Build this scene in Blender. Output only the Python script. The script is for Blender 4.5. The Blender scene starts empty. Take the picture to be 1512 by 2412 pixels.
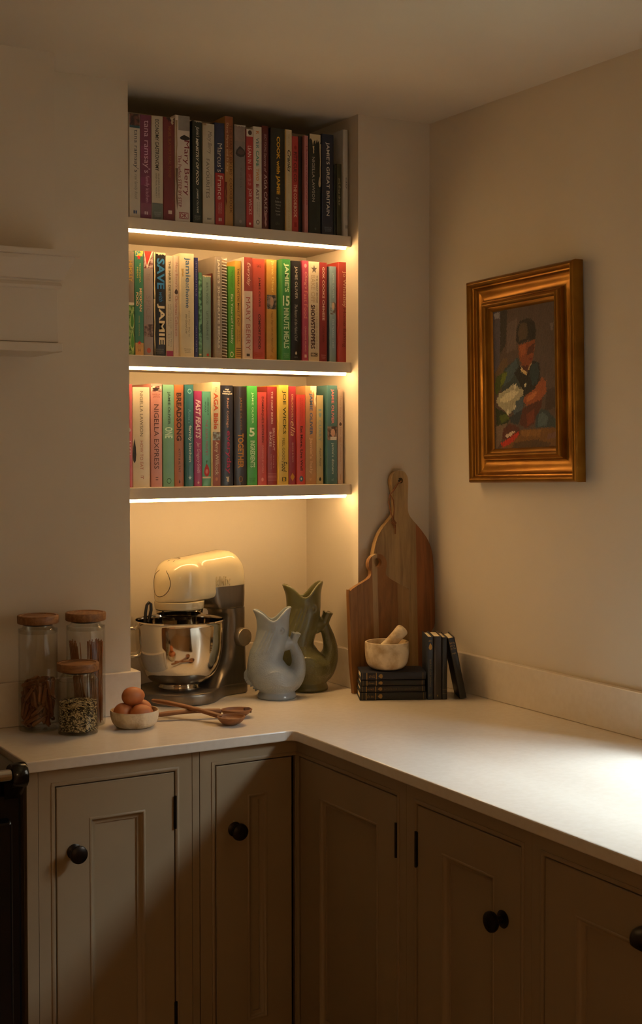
import bpy, bmesh, math, random
import numpy as np
from mathutils import Vector, Matrix
sc = bpy.context.scene
C = sc.collection
PI = math.pi
sin, cos = math.sin, math.cos

# ---------------------------------------------------------------- camera
F_PX, YAW, ROLL, PITCH, SHIFT_PX = 3195.04, .5247, .001, -.03, -64.0
CAM = Vector((-1.3141, -3.2467, 1.61))
R0 = Vector((cos(YAW), -sin(YAW), 0)); F0 = Vector((sin(YAW), cos(YAW), 0)); Z = Vector((0, 0, 1))
FW = F0 * cos(PITCH) + Z * sin(PITCH); U0 = Z * cos(PITCH) - F0 * sin(PITCH)
RT = R0 * cos(ROLL) - U0 * sin(ROLL); UP = R0 * sin(ROLL) + U0 * cos(ROLL)
cd = bpy.data.cameras.new('camera'); cam = bpy.data.objects.new('camera', cd); C.objects.link(cam)
m = Matrix.Identity(4)
for i in range(3):
    m[i][0], m[i][1], m[i][2], m[i][3] = RT[i], UP[i], -FW[i], CAM[i]
cam.matrix_world = m
cd.sensor_fit = 'VERTICAL'; cd.sensor_height = 36.0; cd.lens = 36.0 * F_PX / 2412
cd.shift_y = SHIFT_PX / 2412
cd.clip_start = .05; cd.clip_end = 100
sc.camera = cam

# ---------------------------------------------------------------- daylight, exposure
w = bpy.data.worlds.new('overcast_sky'); sc.world = w; w.use_nodes = True
SKY_STRENGTH = 75.0
bg = w.node_tree.nodes['Background']
bg.inputs[0].default_value = (.78, .92, 1.06, 1); bg.inputs[1].default_value = SKY_STRENGTH
LED_STRENGTH = 54.0
LED_COLOR = (1.0, .60, .245)
vs = sc.view_settings
vs.view_transform = 'Standard'; vs.look = 'None'; vs.gamma = 1; vs.use_curve_mapping = False
vs.exposure = 0.1
sc.display_settings.display_device = 'sRGB'
sc.cycles.use_denoising = True
sc.cycles.max_bounces = 10; sc.cycles.diffuse_bounces = 5; sc.cycles.glossy_bounces = 4
sc.cycles.transparent_max_bounces = 24; sc.cycles.sample_clamp_indirect = 4.0
sc.cycles.caustics_reflective = False; sc.cycles.caustics_refractive = False

# window opening in the right wall (daylight enters here)
W, ZC, ND, NW = .927, 2.53, .296, .686          # right wall X, ceiling, niche depth, niche width
WIN = (-1.83, -1.10, 1.05, 1.98)                # y0 y1 z0 z1
WT = .28                                        # wall thickness
pl = bpy.data.lights.new('window_portal', 'AREA'); pl.shape = 'RECTANGLE'
pl.size = WIN[3] - WIN[2]; pl.size_y = WIN[1] - WIN[0]
po = bpy.data.objects.new('window_portal', pl); C.objects.link(po)
po.location = (W + WT - .02, (WIN[0] + WIN[1]) / 2, (WIN[2] + WIN[3]) / 2); po.rotation_euler = (0, PI / 2, 0)
pl.cycles.is_portal = True

# ---------------------------------------------------------------- materials
def lin(h):
    if isinstance(h, (tuple, list)): return tuple(h[:3])
    h = h.lstrip('#'); r = []
    for i in (0, 2, 4):
        c = int(h[i:i + 2], 16) / 255
        r.append(c / 12.92 if c <= .04045 else ((c + .055) / 1.055) ** 2.4)
    return tuple(r)
_mats = {}
def M(col, rough=.5, metal=0., var=.06, scale=30., bump=0., stretch=(1, 1, 1), col2=None, name=None, detail=4, lo=.35, hi=.65, coat=0., bscale=None, emis=0):
    key = (col, rough, metal, var, scale, bump, stretch, col2, detail, lo, hi, coat, bscale, emis)
    if key in _mats: return _mats[key]
    mt = bpy.data.materials.new(name or 'surface'); mt.use_nodes = True
    nt = mt.node_tree; b = nt.nodes['Principled BSDF']
    c = lin(col)
    b.inputs['Roughness'].default_value = rough; b.inputs['Metallic'].default_value = metal
    if coat: b.inputs['Coat Weight'].default_value = coat; b.inputs['Coat Roughness'].default_value = .08
    tc = nt.nodes.new('ShaderNodeTexCoord'); mp = nt.nodes.new('ShaderNodeMapping'); mp.inputs['Scale'].default_value = stretch
    nz = nt.nodes.new('ShaderNodeTexNoise'); nz.inputs['Scale'].default_value = scale; nz.inputs['Detail'].default_value = detail
    rp = nt.nodes.new('ShaderNodeValToRGB')
    nt.links.new(tc.outputs['Object'], mp.inputs[0]); nt.links.new(mp.outputs[0], nz.inputs['Vector'])
    nt.links.new(nz.outputs['Fac'], rp.inputs[0])
    e = rp.color_ramp.elements; e[0].position = lo; e[1].position = hi
    if col2 is not None:
        e[0].color = (*c, 1); e[1].color = (*lin(col2), 1)
    else:
        e[0].color = (*[x * (1 - var) for x in c], 1); e[1].color = (*[min(1, x * (1 + var)) for x in c], 1)
    nt.links.new(rp.outputs[0], b.inputs['Base Color'])
    if bump:
        bp = nt.nodes.new('ShaderNodeBump'); bp.inputs['Strength'].default_value = bump; bp.inputs['Distance'].default_value = .002
        src = nz
        if bscale:
            src = nt.nodes.new('ShaderNodeTexNoise'); src.inputs['Scale'].default_value = bscale
            nt.links.new(mp.outputs[0], src.inputs['Vector'])
        nt.links.new(src.outputs['Fac'], bp.inputs['Height']); nt.links.new(bp.outputs[0], b.inputs['Normal'])
    if emis:
        b.inputs['Emission Color'].default_value = (*c, 1); b.inputs['Emission Strength'].default_value = emis
    _mats[key] = mt
    return mt
def wood(c1, c2, scale=6., stretch=(9, 9, 1), rough=.5, bump=.15):
    key = ('wood', c1, c2, scale, stretch, rough)
    if key in _mats: return _mats[key]
    mt = bpy.data.materials.new('wood_grain'); mt.use_nodes = True; nt = mt.node_tree; b = nt.nodes['Principled BSDF']
    b.inputs['Roughness'].default_value = rough
    tc = nt.nodes.new('ShaderNodeTexCoord'); mp = nt.nodes.new('ShaderNodeMapping'); mp.inputs['Scale'].default_value = stretch
    n1 = nt.nodes.new('ShaderNodeTexNoise'); n1.inputs['Scale'].default_value = scale; n1.inputs['Detail'].default_value = 8; n1.inputs['Distortion'].default_value = .8
    n2 = nt.nodes.new('ShaderNodeTexNoise'); n2.inputs['Scale'].default_value = scale * 9; n2.inputs['Detail'].default_value = 3
    ad = nt.nodes.new('ShaderNodeMath'); ad.operation = 'MULTIPLY_ADD'; ad.inputs[1].default_value = .25
    rp = nt.nodes.new('ShaderNodeValToRGB'); e = rp.color_ramp.elements
    e[0].position = .42; e[1].position = .78; e[0].color = (*lin(c1), 1); e[1].color = (*lin(c2), 1)
    nt.links.new(tc.outputs['Object'], mp.inputs[0])
    for n in (n1, n2): nt.links.new(mp.outputs[0], n.inputs['Vector'])
    nt.links.new(n2.outputs['Fac'], ad.inputs[0]); nt.links.new(n1.outputs['Fac'], ad.inputs[2])
    nt.links.new(ad.outputs[0], rp.inputs[0]); nt.links.new(rp.outputs[0], b.inputs['Base Color'])
    bp = nt.nodes.new('ShaderNodeBump'); bp.inputs['Strength'].default_value = bump; bp.inputs['Distance'].default_value = .001
    nt.links.new(ad.outputs[0], bp.inputs['Height']); nt.links.new(bp.outputs[0], b.inputs['Normal'])
    _mats[key] = mt
    return mt
def thin_glass(name, tint=(.96, .97, .95), fres=1.45, rough=.02):
    mt = bpy.data.materials.new(name); mt.use_nodes = True; nt = mt.node_tree; nt.nodes.remove(nt.nodes['Principled BSDF'])
    out = nt.nodes['Material Output']
    t = nt.nodes.new('ShaderNodeBsdfTransparent'); t.inputs[0].default_value = (*tint, 1)
    g = nt.nodes.new('ShaderNodeBsdfGlossy'); g.inputs['Roughness'].default_value = rough
    lw = nt.nodes.new('ShaderNodeLayerWeight'); pw = nt.nodes.new('ShaderNodeMath'); pw.operation = 'POWER'; pw.inputs[1].default_value = 4.5
    f = nt.nodes.new('ShaderNodeMapRange'); f.inputs[3].default_value = ((fres - 1) / (fres + 1)) ** 2; f.inputs[4].default_value = .85
    nt.links.new(lw.outputs['Facing'], pw.inputs[0]); nt.links.new(pw.outputs[0], f.inputs[0])
    nz = nt.nodes.new('ShaderNodeTexNoise'); nz.inputs['Scale'].default_value = 9
    bp = nt.nodes.new('ShaderNodeBump'); bp.inputs['Strength'].default_value = .008; bp.inputs['Distance'].default_value = .001
    nt.links.new(nz.outputs['Fac'], bp.inputs['Height']); nt.links.new(bp.outputs[0], g.inputs['Normal'])
    mx = nt.nodes.new('ShaderNodeMixShader')
    nt.links.new(f.outputs[0], mx.inputs[0]); nt.links.new(t.outputs[0], mx.inputs[1]); nt.links.new(g.outputs[0], mx.inputs[2])
    nt.links.new(mx.outputs[0], out.inputs[0])
    return mt
def emitter(name, col, strength):
    mt = bpy.data.materials.new(name); mt.use_nodes = True; nt = mt.node_tree; nt.nodes.remove(nt.nodes['Principled BSDF'])
    e = nt.nodes.new('ShaderNodeEmission'); e.inputs[0].default_value = (*col, 1); e.inputs[1].default_value = strength
    nt.links.new(e.outputs[0], nt.nodes['Material Output'].inputs[0])
    return mt

WALL = M('#d2c8b8', .85, var=.025, scale=3, bump=.06, bscale=180, name='wall_paint')
CEIL = M('#d6ccbc', .9, var=.02, scale=3, bump=.05, bscale=120, name='ceiling_paint')
TRIM = M('#d0c6b6', .6, var=.02, scale=5, name='trim_paint')
CAB = M('#958164', .5, var=.03, scale=6, bump=.03, bscale=220, name='cabinet_paint')
STONE = M('#dbd1c2', .22, scale=70, col2='#dfd6c8', name='quartz', detail=8)
BRONZE = M('#2b241d', .38, metal=.8, var=.25, scale=40, name='dark_bronze')
BLACK = M('#0a0a0b', .18, var=.2, scale=20, name='black_enamel')
STEEL = M('#b9b4aa', .28, metal=1., var=.05, scale=60, name='steel')
PAPER = M('#e2d5b8', .9, var=.1, scale=300, stretch=(1, .05, .05), name='page_edges')

# ---------------------------------------------------------------- mesh helpers
class MB:
    def __init__(s): s.v = []; s.f = []; s.mi = []
    def add(s, vs, fs, mi=0):
        o = len(s.v); s.v += [tuple(p) for p in vs]
        s.f += [tuple(i + o for i in f) for f in fs]; s.mi += [mi] * len(fs); return s
    def box(s, x0, y0, z0, x1, y1, z1, mi=0):
        x0, x1 = min(x0, x1), max(x0, x1); y0, y1 = min(y0, y1), max(y0, y1); z0, z1 = min(z0, z1), max(z0, z1)
        return s.add([(x0, y0, z0), (x1, y0, z0), (x1, y1, z0), (x0, y1, z0), (x0, y0, z1), (x1, y0, z1), (x1, y1, z1), (x0, y1, z1)],
              [(0, 3, 2, 1), (4, 5, 6, 7), (0, 1, 5, 4), (1, 2, 6, 5), (2, 3, 7, 6), (3, 0, 4, 7)], mi)
    def prism(s, pts, z0, z1, mi=0):
        n = len(pts)
        return s.add([(x, y, z0) for x, y in pts] + [(x, y, z1) for x, y in pts],
              [tuple(range(n - 1, -1, -1)), tuple(range(n, 2 * n))] + [(i, (i + 1) % n, n + (i + 1) % n, n + i) for i in range(n)], mi)
    def loft(s, rings, cap0=True, cap1=True, closed=True, mi=0):
        n = len(rings[0]); vs = [p for r in rings for p in r]; fs = []
        for k in range(len(rings) - 1):
            for i in range(n if closed else n - 1):
                j = (i + 1) % n
                fs.append((k * n + i, k * n + j, (k + 1) * n + j, (k + 1) * n + i))
        if cap0: fs.append(tuple(range(n - 1, -1, -1)))
        if cap1: fs.append(tuple((len(rings) - 1) * n + i for i in range(n)))
        return s.add(vs, fs, mi)
    def lathe(s, prof, seg=32, c=(0, 0, 0), sx=1., sy=1., mi=0, loop=False):
        rings = [[(c[0] + max(r, 1e-5) * cos(2 * PI * i / seg) * sx, c[1] + max(r, 1e-5) * sin(2 * PI * i / seg) * sy, c[2] + z) for i in range(seg)] for r, z in prof]
        if loop: rings.append(rings[0])
        return s.loft(rings, not loop, not loop, mi=mi)
    def tube(s, path, rad, seg=10, mi=0, flat=1., caps=True, upv=(0, 0, 1)):
        P = [Vector(p) for p in path]; n = len(P); rings = []
        if not hasattr(rad, '__len__'): rad = [rad] * n
        prev = Vector(upv)
        for i in range(n):
            t = (P[min(i + 1, n - 1)] - P[max(i - 1, 0)]).normalized()
            a = t.cross(prev)
            if a.length < 1e-4: a = t.cross(Vector((1, .3, 0)))
            a.normalize(); b = a.cross(t).normalized(); prev = b
            rings.append([P[i] + a * rad[i] * cos(2 * PI * k / seg) + b * rad[i] * flat * sin(2 * PI * k / seg) for k in range(seg)])
        return s.loft(rings, caps, caps, mi=mi)
    def xform(s, M4, start=0):
        for i in range(start, len(s.v)): s.v[i] = tuple(M4 @ Vector(s.v[i]))
        return s
    def mesh(s, name, mats, smooth=None):
        me = bpy.data.meshes.new(name); me.from_pydata(s.v, [], s.f)
        mats = mats if isinstance(mats, (list, tuple)) else [mats]
        for mm in mats: me.materials.append(mm)
        if len(mats) > 1: me.polygons.foreach_set('material_index', s.mi)
        bm = bmesh.new(); bm.from_mesh(me); bmesh.ops.recalc_face_normals(bm, faces=bm.faces); bm.to_mesh(me); bm.free()
        if smooth is not None:
            me.polygons.foreach_set('use_smooth', [True] * len(me.polygons)); me.set_sharp_from_angle(angle=math.radians(smooth))
        me.update(); return me
    def build(s, name, mats, parent=None, smooth=None, bevel=0, seg=2, label=None):
        o = bpy.data.objects.new(name, s.mesh(name, mats, smooth)); C.objects.link(o)
        if parent is not None: o.parent = parent
        if bevel:
            b = o.modifiers.new('bevel', 'BEVEL'); b.width = bevel; b.segments = seg; b.limit_method = 'ANGLE'; b.angle_limit = math.radians(40)
        if label: o['label'] = label
        return o
def tag(o, label, cat, group=None):
    o['label'] = label; o['category'] = cat
    if group: o['group'] = group
    return o
def thing(name, label, cat, loc=(0, 0, 0), rot=(0, 0, 0), group=None):
    o = bpy.data.objects.new(name, None); C.objects.link(o); o.location = loc; o.rotation_euler = rot; o.empty_display_size = .05
    return tag(o, label, cat, group)
def struct(o): o['kind'] = 'structure'; return o

# ---------------------------------------------------------------- the room
XL, YB = -3.4, -5.4
wb = MB().prism([(XL, 0), (0, 0), (0, ND), (NW, ND), (NW, 0), (W + WT, 0), (W + WT, .5), (XL, .5)], 0, ZC)
struct(wb.build('wall_back', WALL))
y0, y1, z0, z1 = WIN
wr = MB().box(W, YB, 0, W + WT, y0, ZC).box(W, y1, 0, W + WT, 0, ZC).box(W, y0, 0, W + WT, y1, z0).box(W, y0, z1, W + WT, y1, ZC)
struct(wr.build('wall_right', WALL))
struct(MB().box(XL - .2, YB, 0, XL, .5, ZC).build('wall_left', WALL))
struct(MB().box(XL, YB - .2, 0, W + WT, YB, ZC).build('wall_front', WALL))
struct(MB().box(XL - .2, YB - .2, ZC, W + WT, .5, ZC + .15).build('ceiling', CEIL))
fl = struct(MB().box(XL - .2, YB - .2, -.1, W + WT, .5, -.004).build('floor', M('#4a3a2c', .6, name='floor_bed')))
fm = wood('#a5845c', '#c4a67c', 3, (1, 9, 9))
plank = None
for r in range(38):
    for k in range(4):
        if plank is None:
            plank = MB().box(0, 0, -.004, 1.14, .148, 0).build('plank', fm, fl, bevel=.0015, seg=1); o = plank
        else:
            o = plank.copy(); C.objects.link(o); o.parent = fl
        o.location = (XL + k * 1.145 - (r % 3) * .08, YB + r * .152 - .05, 0)
# window in the right wall: frame, glazing bars, panes, sill
wo = struct(bpy.data.objects.new('window_1', None)); C.objects.link(wo); wo.location = (W + WT - .05, y0, z0)
hgt, wid = z1 - z0, y1 - y0
fr = MB()
for a in ((0, 0, wid, .05), (0, hgt - .05, wid, hgt), (0, 0, .05, hgt), (wid - .05, 0, wid, hgt)): fr.box(-.03, a[0], a[1], .03, a[2], a[3])
fr.build('window_frame', TRIM, wo, bevel=.003)
MB().box(-.02, wid / 2 - .012, .05, .02, wid / 2 + .012, hgt - .05).build('glazing_bar', TRIM, wo)
MB().box(-.02, .05, hgt * .5 - .012, .02, wid - .05, hgt * .5 + .012).build('glazing_bar', TRIM, wo)
PANE = thin_glass('window_glass')
for a in (0, 1):
    for b in (0, 1):
        MB().box(-.002, .05 if a == 0 else wid / 2 + .012, .05 if b == 0 else hgt / 2 + .012, .002, wid / 2 - .012 if a == 0 else wid - .05, hgt / 2 - .012 if b == 0 else hgt - .05).build('pane', PANE, wo)
MB().box(-.25, .0, -.0, -.03, wid, .02).build('window_sill', TRIM, wo, bevel=.004)

# added, unseen from the camera: a wall and ground that shape the window's daylight
struct(MB().box(3.0, -9, -.1, 3.25, 5, 3.1).build('wall_daylight_block', M('#6a5a4c', .9, var=.25, scale=9, name='daylight_block_brick')))
struct(MB().box(W + WT + .001, -9, -.2, 3.0, 5, -.1).build('ground', M('#565a48', .95, var=.2, scale=5, name='added_ground')))
# added unseen light for warm room fill, shaped as an opal globe pendant
t = thing('added_fill_lamp', 'added unseen fill light shaped as an opal globe pendant behind the viewer', 'lamp', (-1.75, -4.55, 1.75))
MB().lathe([(.12 * sin(PI * i / 20) if 0 < i < 20 else 0, -.12 * cos(PI * i / 20)) for i in range(21)], 32).build('globe', emitter('fill_glow', (1.0, .60, .28), 32.0), t, smooth=80)
MB().lathe([(0, .115), (.03, .115), (.032, .14), (.012, .15), (0, .15)], 24).build('cap', BRONZE, t, smooth=40)
MB().tube([(0, 0, .15), (0, 0, ZC - 1.752)], .003, 8).build('cable', BRONZE, t)
# chimney breast and the canopy mantel under it
CHX, CHY = -.245, -.15
struct(MB().box(XL, CHY, 2.02, CHX, 0, ZC).build('wall_chimney_breast', WALL))
def corner_sweep(mb, prof, xc, yc, xl, yback=-.0005):
    mb.loft([[(xl, yc - o, z), (xc + o, yc - o, z), (xc + o, yback, z)] for o, z in prof], False, False, closed=False)
BX, BY = -.2595, -.21
t = thing('canopy_mantel', 'painted canopy mantel with moulded cornice above the black range cooker', 'mantel', (BX - .5, BY, 1.82))
def W2(mb): return mb.xform(Matrix.Translation(-Vector(t.location)))
W2(MB().box(XL + .002, BY, 1.846, BX, -.0005, 2.0)).build('frieze', TRIM, t, bevel=.002)
cr = MB(); corner_sweep(cr, [(.0, 1.968), (.005, 1.970), (.0075, 1.976), (.005, 1.982), (.0025, 1.984), (.0025, 1.988), (.010, 1.990), (.0125, 1.996), (.016, 2.006), (.022, 2.018), (.027, 2.030), (.030, 2.037), (.030, 2.041), (.040, 2.042), (.0415, 2.047), (.0405, 2.055), (.0, 2.057), (-.04, 2.057)], BX, BY, XL + .002)
W2(cr).build('cornice', TRIM, t, smooth=35)
W2(MB().box(XL + .002, BY - .008, 1.824, BX + .008, -.0005, 1.845)).build('lip_moulding', TRIM, t, bevel=.003)

# alcove shelves with warm light strips under the front edge
LEDM = emitter('warm_led', LED_COLOR, LED_STRENGTH)
SZ = [2.1954, 1.8411, 1.4968]; SY = .037
for zt, nm in zip(SZ, ('top', 'middle', 'bottom')):
    t = thing('alcove_shelf', 'painted alcove shelf with glowing light strip, carrying the %s row of cookbooks' % nm, 'shelf', (NW / 2, SY, zt - .03), group='lit alcove shelves')
    MB().box(-NW / 2 + .0006, 0, 0, NW / 2 - .0006, ND - SY - .0006, .03).build('board', TRIM, t, bevel=.0012)
    sec = [(.0008, -.0004), (.0008, -.0014), (.0052, -.0078), (.0085, -.0078), (.012, -.0032), (.012, -.0004)]
    MB().loft([[(x, y, z) for y, z in sec] for x in (-NW / 2 + .004, NW / 2 - .016)]).build('light_strip', LEDM, t, label='glowing warm white light strip')

# worktop (L-shaped) and upstands
CT, CB, CY, CXR, CXL = .92, .895, -.396, .258, -.404
YE = -3.0; e = .0006
rr = .022
arc = [(CXR - rr + rr * sin(a), CY - rr + rr * cos(a)) for a in [i * PI / 16 for i in range(9)]]
outl = [(CXL, CY)] + arc + [(CXR, YE), (W - e, YE), (W - e, -e), (NW - e, -e), (NW - e, ND - e), (e, ND - e), (e, -e), (CXL, -e)]
tag(MB().prism(outl, CB, CT).build('worktop', STONE, bevel=.003), 'cream quartz L-shaped worktop running into the lit alcove', 'worktop')
UT, UH = .02, .109
def upstand(a, label):
    tag(MB().box(a[0], a[1], CT + .0003, a[2], a[3], CT + UH).build('stone_upstand', STONE, bevel=.002), label, 'upstand', 'quartz upstands along the walls')
upstand((CXL, -UT, UT, -e), 'quartz upstand on the pier behind the glass jars and egg bowl')
upstand((e, e, UT, ND - UT - e), 'quartz upstand on the left side of the alcove behind the stand mixer')
upstand((e, ND - UT, NW - e, ND - e), 'quartz upstand along the back of the alcove behind the mixer and jugs')
upstand((NW - UT, UT * 0 + e, NW - e, ND - UT - e), 'quartz upstand on the right side of the alcove beside the green jug')
upstand((NW - UT, -UT, W - e, -e), 'quartz upstand behind the two wooden chopping boards')
upstand((W - UT, YE, W - e, -UT - e), 'long quartz upstand along the right wall under the framed painting')
# ---------------------------------------------------------------- cabinets
# Everything is built in a face frame: u runs along the front, d outwards from the front, z up.
FY, FX = -.376, .278                             # face planes of the two runs
def face_tf(kind, u0):
    # local (u, out, z) -> world for a thing whose empty stands at the face, floor level
    if kind == 'L': return (u0, FY, 0), 0.0          # faces -Y
    return (FX, u0, 0), -PI / 2                      # faces -X ; local +u -> world -Y
def rect_loft(mb, u0, u1, z0, z1, steps, cap=True, mi=0):
    rings = [[(u0 + i, -d, z0 + i), (u1 - i, -d, z0 + i), (u1 - i, -d, z1 - i), (u0 + i, -d, z1 - i)] for i, d in steps]
    mb.loft(rings, False, cap, mi=mi); return mb
ZB, ZT = .12, CB - .001
def knob(parent, u, z):
    prof = [(0, 0), (.017, 0), (.0175, .002), (.015, .0035), (.008, .006), (.0075, .016), (.011, .02), (.0185, .024), (.0205, .029), (.0195, .034), (.014, .0375), (.006, .039), (0, .0392)]
    k = MB().lathe(prof, 28).xform(Matrix.Translation((u, 0, z)) @ Matrix.Rotation(PI / 2, 4, 'X'))
    return k.build('knob', BRONZE, parent, smooth=40, label='dark bronze round knob')
def hinge(parent, u, z0, z1):
    h = MB().box(u - .0035, -.0025, z0, u + .0035, .004, z1)
    h.tube([(u, -.003, z0 - .002), (u, -.003, z1 + .002)], .0032, 8)
    return h.build('hinge', BRONZE, parent, smooth=40, label='dark butt hinge')
def bead_frame(parent, u0, u1, zt):
    # small raised bead round a door opening
    b = MB(); st = [(-.009, 0), (-.009, .0016), (-.0065, .0030), (-.0035, .0030), (-.0018, .0012), (-.0004, .0010), (-.0004, -.02)]
    rings = [[(u0 + i, -d, ZB + .02), (u0 + i, -d, zt - i), (u1 - i, -d, zt - i), (u1 - i, -d, ZB + .02)] for i, d in st]
    b.loft(rings, False, False, closed=False)
    return b.build('opening_bead', CAB, parent, smooth=50)
def door(parent, u0, u1, zt, stile=(.077, .072), rail=.077, zb=ZB + .03):
    u0 += .0008; u1 -= .0008; zt -= .0016
    d = MB(); p0, p1, q0, q1 = u0 + stile[0], u1 - stile[1], zb + rail, zt - rail
    # stiles and rails
    def rg(a, b, c, e_, y): return [(a, y, c), (b, y, c), (b, y, e_), (a, y, e_)]
    d.loft([rg(u0, u1, zb, zt, .02), rg(u0, u1, zb, zt, .0015), rg(u0 + .0015, u1 - .0015, zb + .0015, zt - .0015, 0), rg(p0, p1, q0, q1, 0), rg(p0, p1, q0, q1, .02), rg(u0, u1, zb, zt, .02)], False, False)
    do = d.build('door', CAB, parent)
    mo = MB(); rect_loft(mo, p0, p1, q0, q1, [(0, .0002), (.0012, .0014), (.0035, .0016), (.0055, .0004), (.0075, -.003), (.011, -.0068), (.0155, -.0088), (.0175, -.009), (.0175, -.0125)], False)
    mo.build('panel_moulding', CAB, do, smooth=50)
    MB().box(p0 - .003, .012, q0 - .003, p1 + .003, .016, q1 + .003).build('panel', CAB, do)
    return do
def frame_run(parent, u0, u1, openings, name='face_frame'):
    f = MB(); zt = openings[0][2]; f.box(u0, 0, zt, u1, .02, ZT); f.box(u0, 0, ZB, u1, .02, ZB + .022)
    us = [u0] + [x for o in openings for x in (o[0], o[1])] + [u1]
    for i in range(0, len(us), 2):
        if us[i + 1] - us[i] > .001: f.box(us[i], 0, ZB + .022, us[i + 1], .02, zt)
    return f.build(name, CAB, parent)
def cab(kind, u0, label, name='base_cabinet'):
    loc, rz = face_tf(kind, u0)
    return thing(name, label, 'cabinet', loc, (0, 0, rz), 'painted base cabinets')
ZD = .8525
# left-hand cabinet next to the range
t = cab('L', 0, 'taupe base cabinet with one knobbed door, next to the black range cooker')
MB().box(-.397, 0, 0, -.3712, .02, ZT).box(-.397, .02, 0, -.379, -FY - .002, ZT).build('end_panel', CAB, t, bevel=.0008)
frame_run(t, -.3704, -.0016, [(-.3325, -.0435, ZD + .0015)])
bead_frame(t, -.3325, -.0435, ZD + .0015)
d = door(t, -.3305, -.0455, ZD); knob(d, -.289, .703); hinge(t, -.0446, .722, .794); hinge(t, -.0446, .24, .312)
MB().box(-.378, .021, ZB, -.003, -FY - .003, ZB + .018).box(-.02, .021, ZB, -.003, -FY - .003, ZT).build('carcass', CAB, t)
# slim filler between it and the corner unit
t = tag(MB().box(0, .0005, 0, .018, .02, ZT).build('filler_strip', CAB, bevel=.0008), 'slim taupe filler strip between the two left-hand cupboard doors', 'filler strip')
t.location = (0, FY, 0)
# corner unit with two hinged leaves: one on each run
t = cab('L', 0, 'taupe corner cabinet whose two narrow doors meet at the inner corner')
frame_run(t, .0195, .2785, [(.0585, .2785, ZD + .0015)])
bead_frame(t, .0585, .2785, ZD + .0015)
d = door(t, .0605, .2655, ZD, (.0825, .0675)); knob(d, .109, .696)
sub = bpy.data.objects.new('return_leaf', None); C.objects.link(sub); sub.parent = t; sub.location = (FX, -FY * 0, 0); sub.rotation_euler = (0, 0, -PI / 2)
# in the leaf's frame u = distance towards the viewer from the left run's face plane
frame_run(sub, .0, .4818, [(.0, .4465, ZD + .0015)])
bead_frame(sub, -.0, .4465, ZD + .0015)
d3 = door(sub, .0155, .4445, ZD, (.0925, .076)); hinge(sub, .4455, .722, .794); hinge(sub, .4455, .24, .312)
bpy.context.view_layer.update()
for ch in list(sub.children):                    # the second leaf's pieces belong to the cabinet itself
    ch.parent = t; ch.location = sub.location; ch.rotation_euler = sub.rotation_euler
bpy.data.objects.remove(sub)
MB().box(.02, .03, ZB, .9, .35, ZB + .018).build('carcass', CAB, t)
# right run: single-door cabinet
t = cab('R', 0, 'taupe base cabinet on the right run, round knob at its near edge')
frame_run(t, .8586, 1.278, [(.897, 1.247, ZD + .0015)])
bead_frame(t, .897, 1.247, ZD + .0015)
d = door(t, .899, 1.245, ZD, (.088, .08)); knob(d, 1.192, .699); hinge(t, .898, .722, .794); hinge(t, .898, .24, .312)
MB().box(.862, .021, ZB, 1.274, .58, ZB + .018).box(.862, .021, ZB + .018, .878, .58, ZT).box(1.258, .021, ZB + .018, 1.274, .58, ZT).build('carcass', CAB, t)
# right run: wide front with cup handle
t = cab('R', 0, 'taupe cabinet with a wide panelled front and dark cup handle, nearest the camera')
frame_run(t, 1.2786, 1.95, [(1.313, 1.915, ZD + .0015)])
bead_frame(t, 1.313, 1.915, ZD + .0015)
d = door(t, 1.315, 1.913, ZD, (.085, .085), .08)
cp = MB(); rings = []
for a in [i * PI / 2 / 8 for i in range(9)]:
    ring = []
    for k in range(17):
        th = PI * k / 16
        ring.append((1.60 + .052 * cos(th) * cos(a * .35), -.001 - .03 * sin(a) * max(.12, sin(th) ** .6), .775 + .034 * cos(a) * sin(th) ** .8))
    rings.append(ring)
cp.loft(rings, False, False, closed=False)
co = cp.build('cup_handle', BRONZE, d, smooth=50, label='dark bronze cup handle'); sm = co.modifiers.new('thickness', 'SOLIDIFY'); sm.thickness = .003
MB().box(1.282, .021, ZB, 1.946, .58, ZB + .018).build('carcass', CAB, t)
t = cab('R', 0, 'plain taupe end cabinet at the near end of the right run'); frame_run(t, 1.951, 2.6, [(1.99, 2.56, ZD + .0015)]); door(t, 1.992, 2.558, ZD)
for (a, lb) in (((-.37, FY + .06, 0, .22, FY + .075, ZB - .002), 'recessed plinth board under the left cabinets'), ((FX + .06, -2.6, 0, FX + .075, FY + .03, ZB - .002), 'recessed plinth board under the right-hand cabinets')):
    tag(MB().box(*a).build('plinth', CAB), lb, 'plinth')

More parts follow.
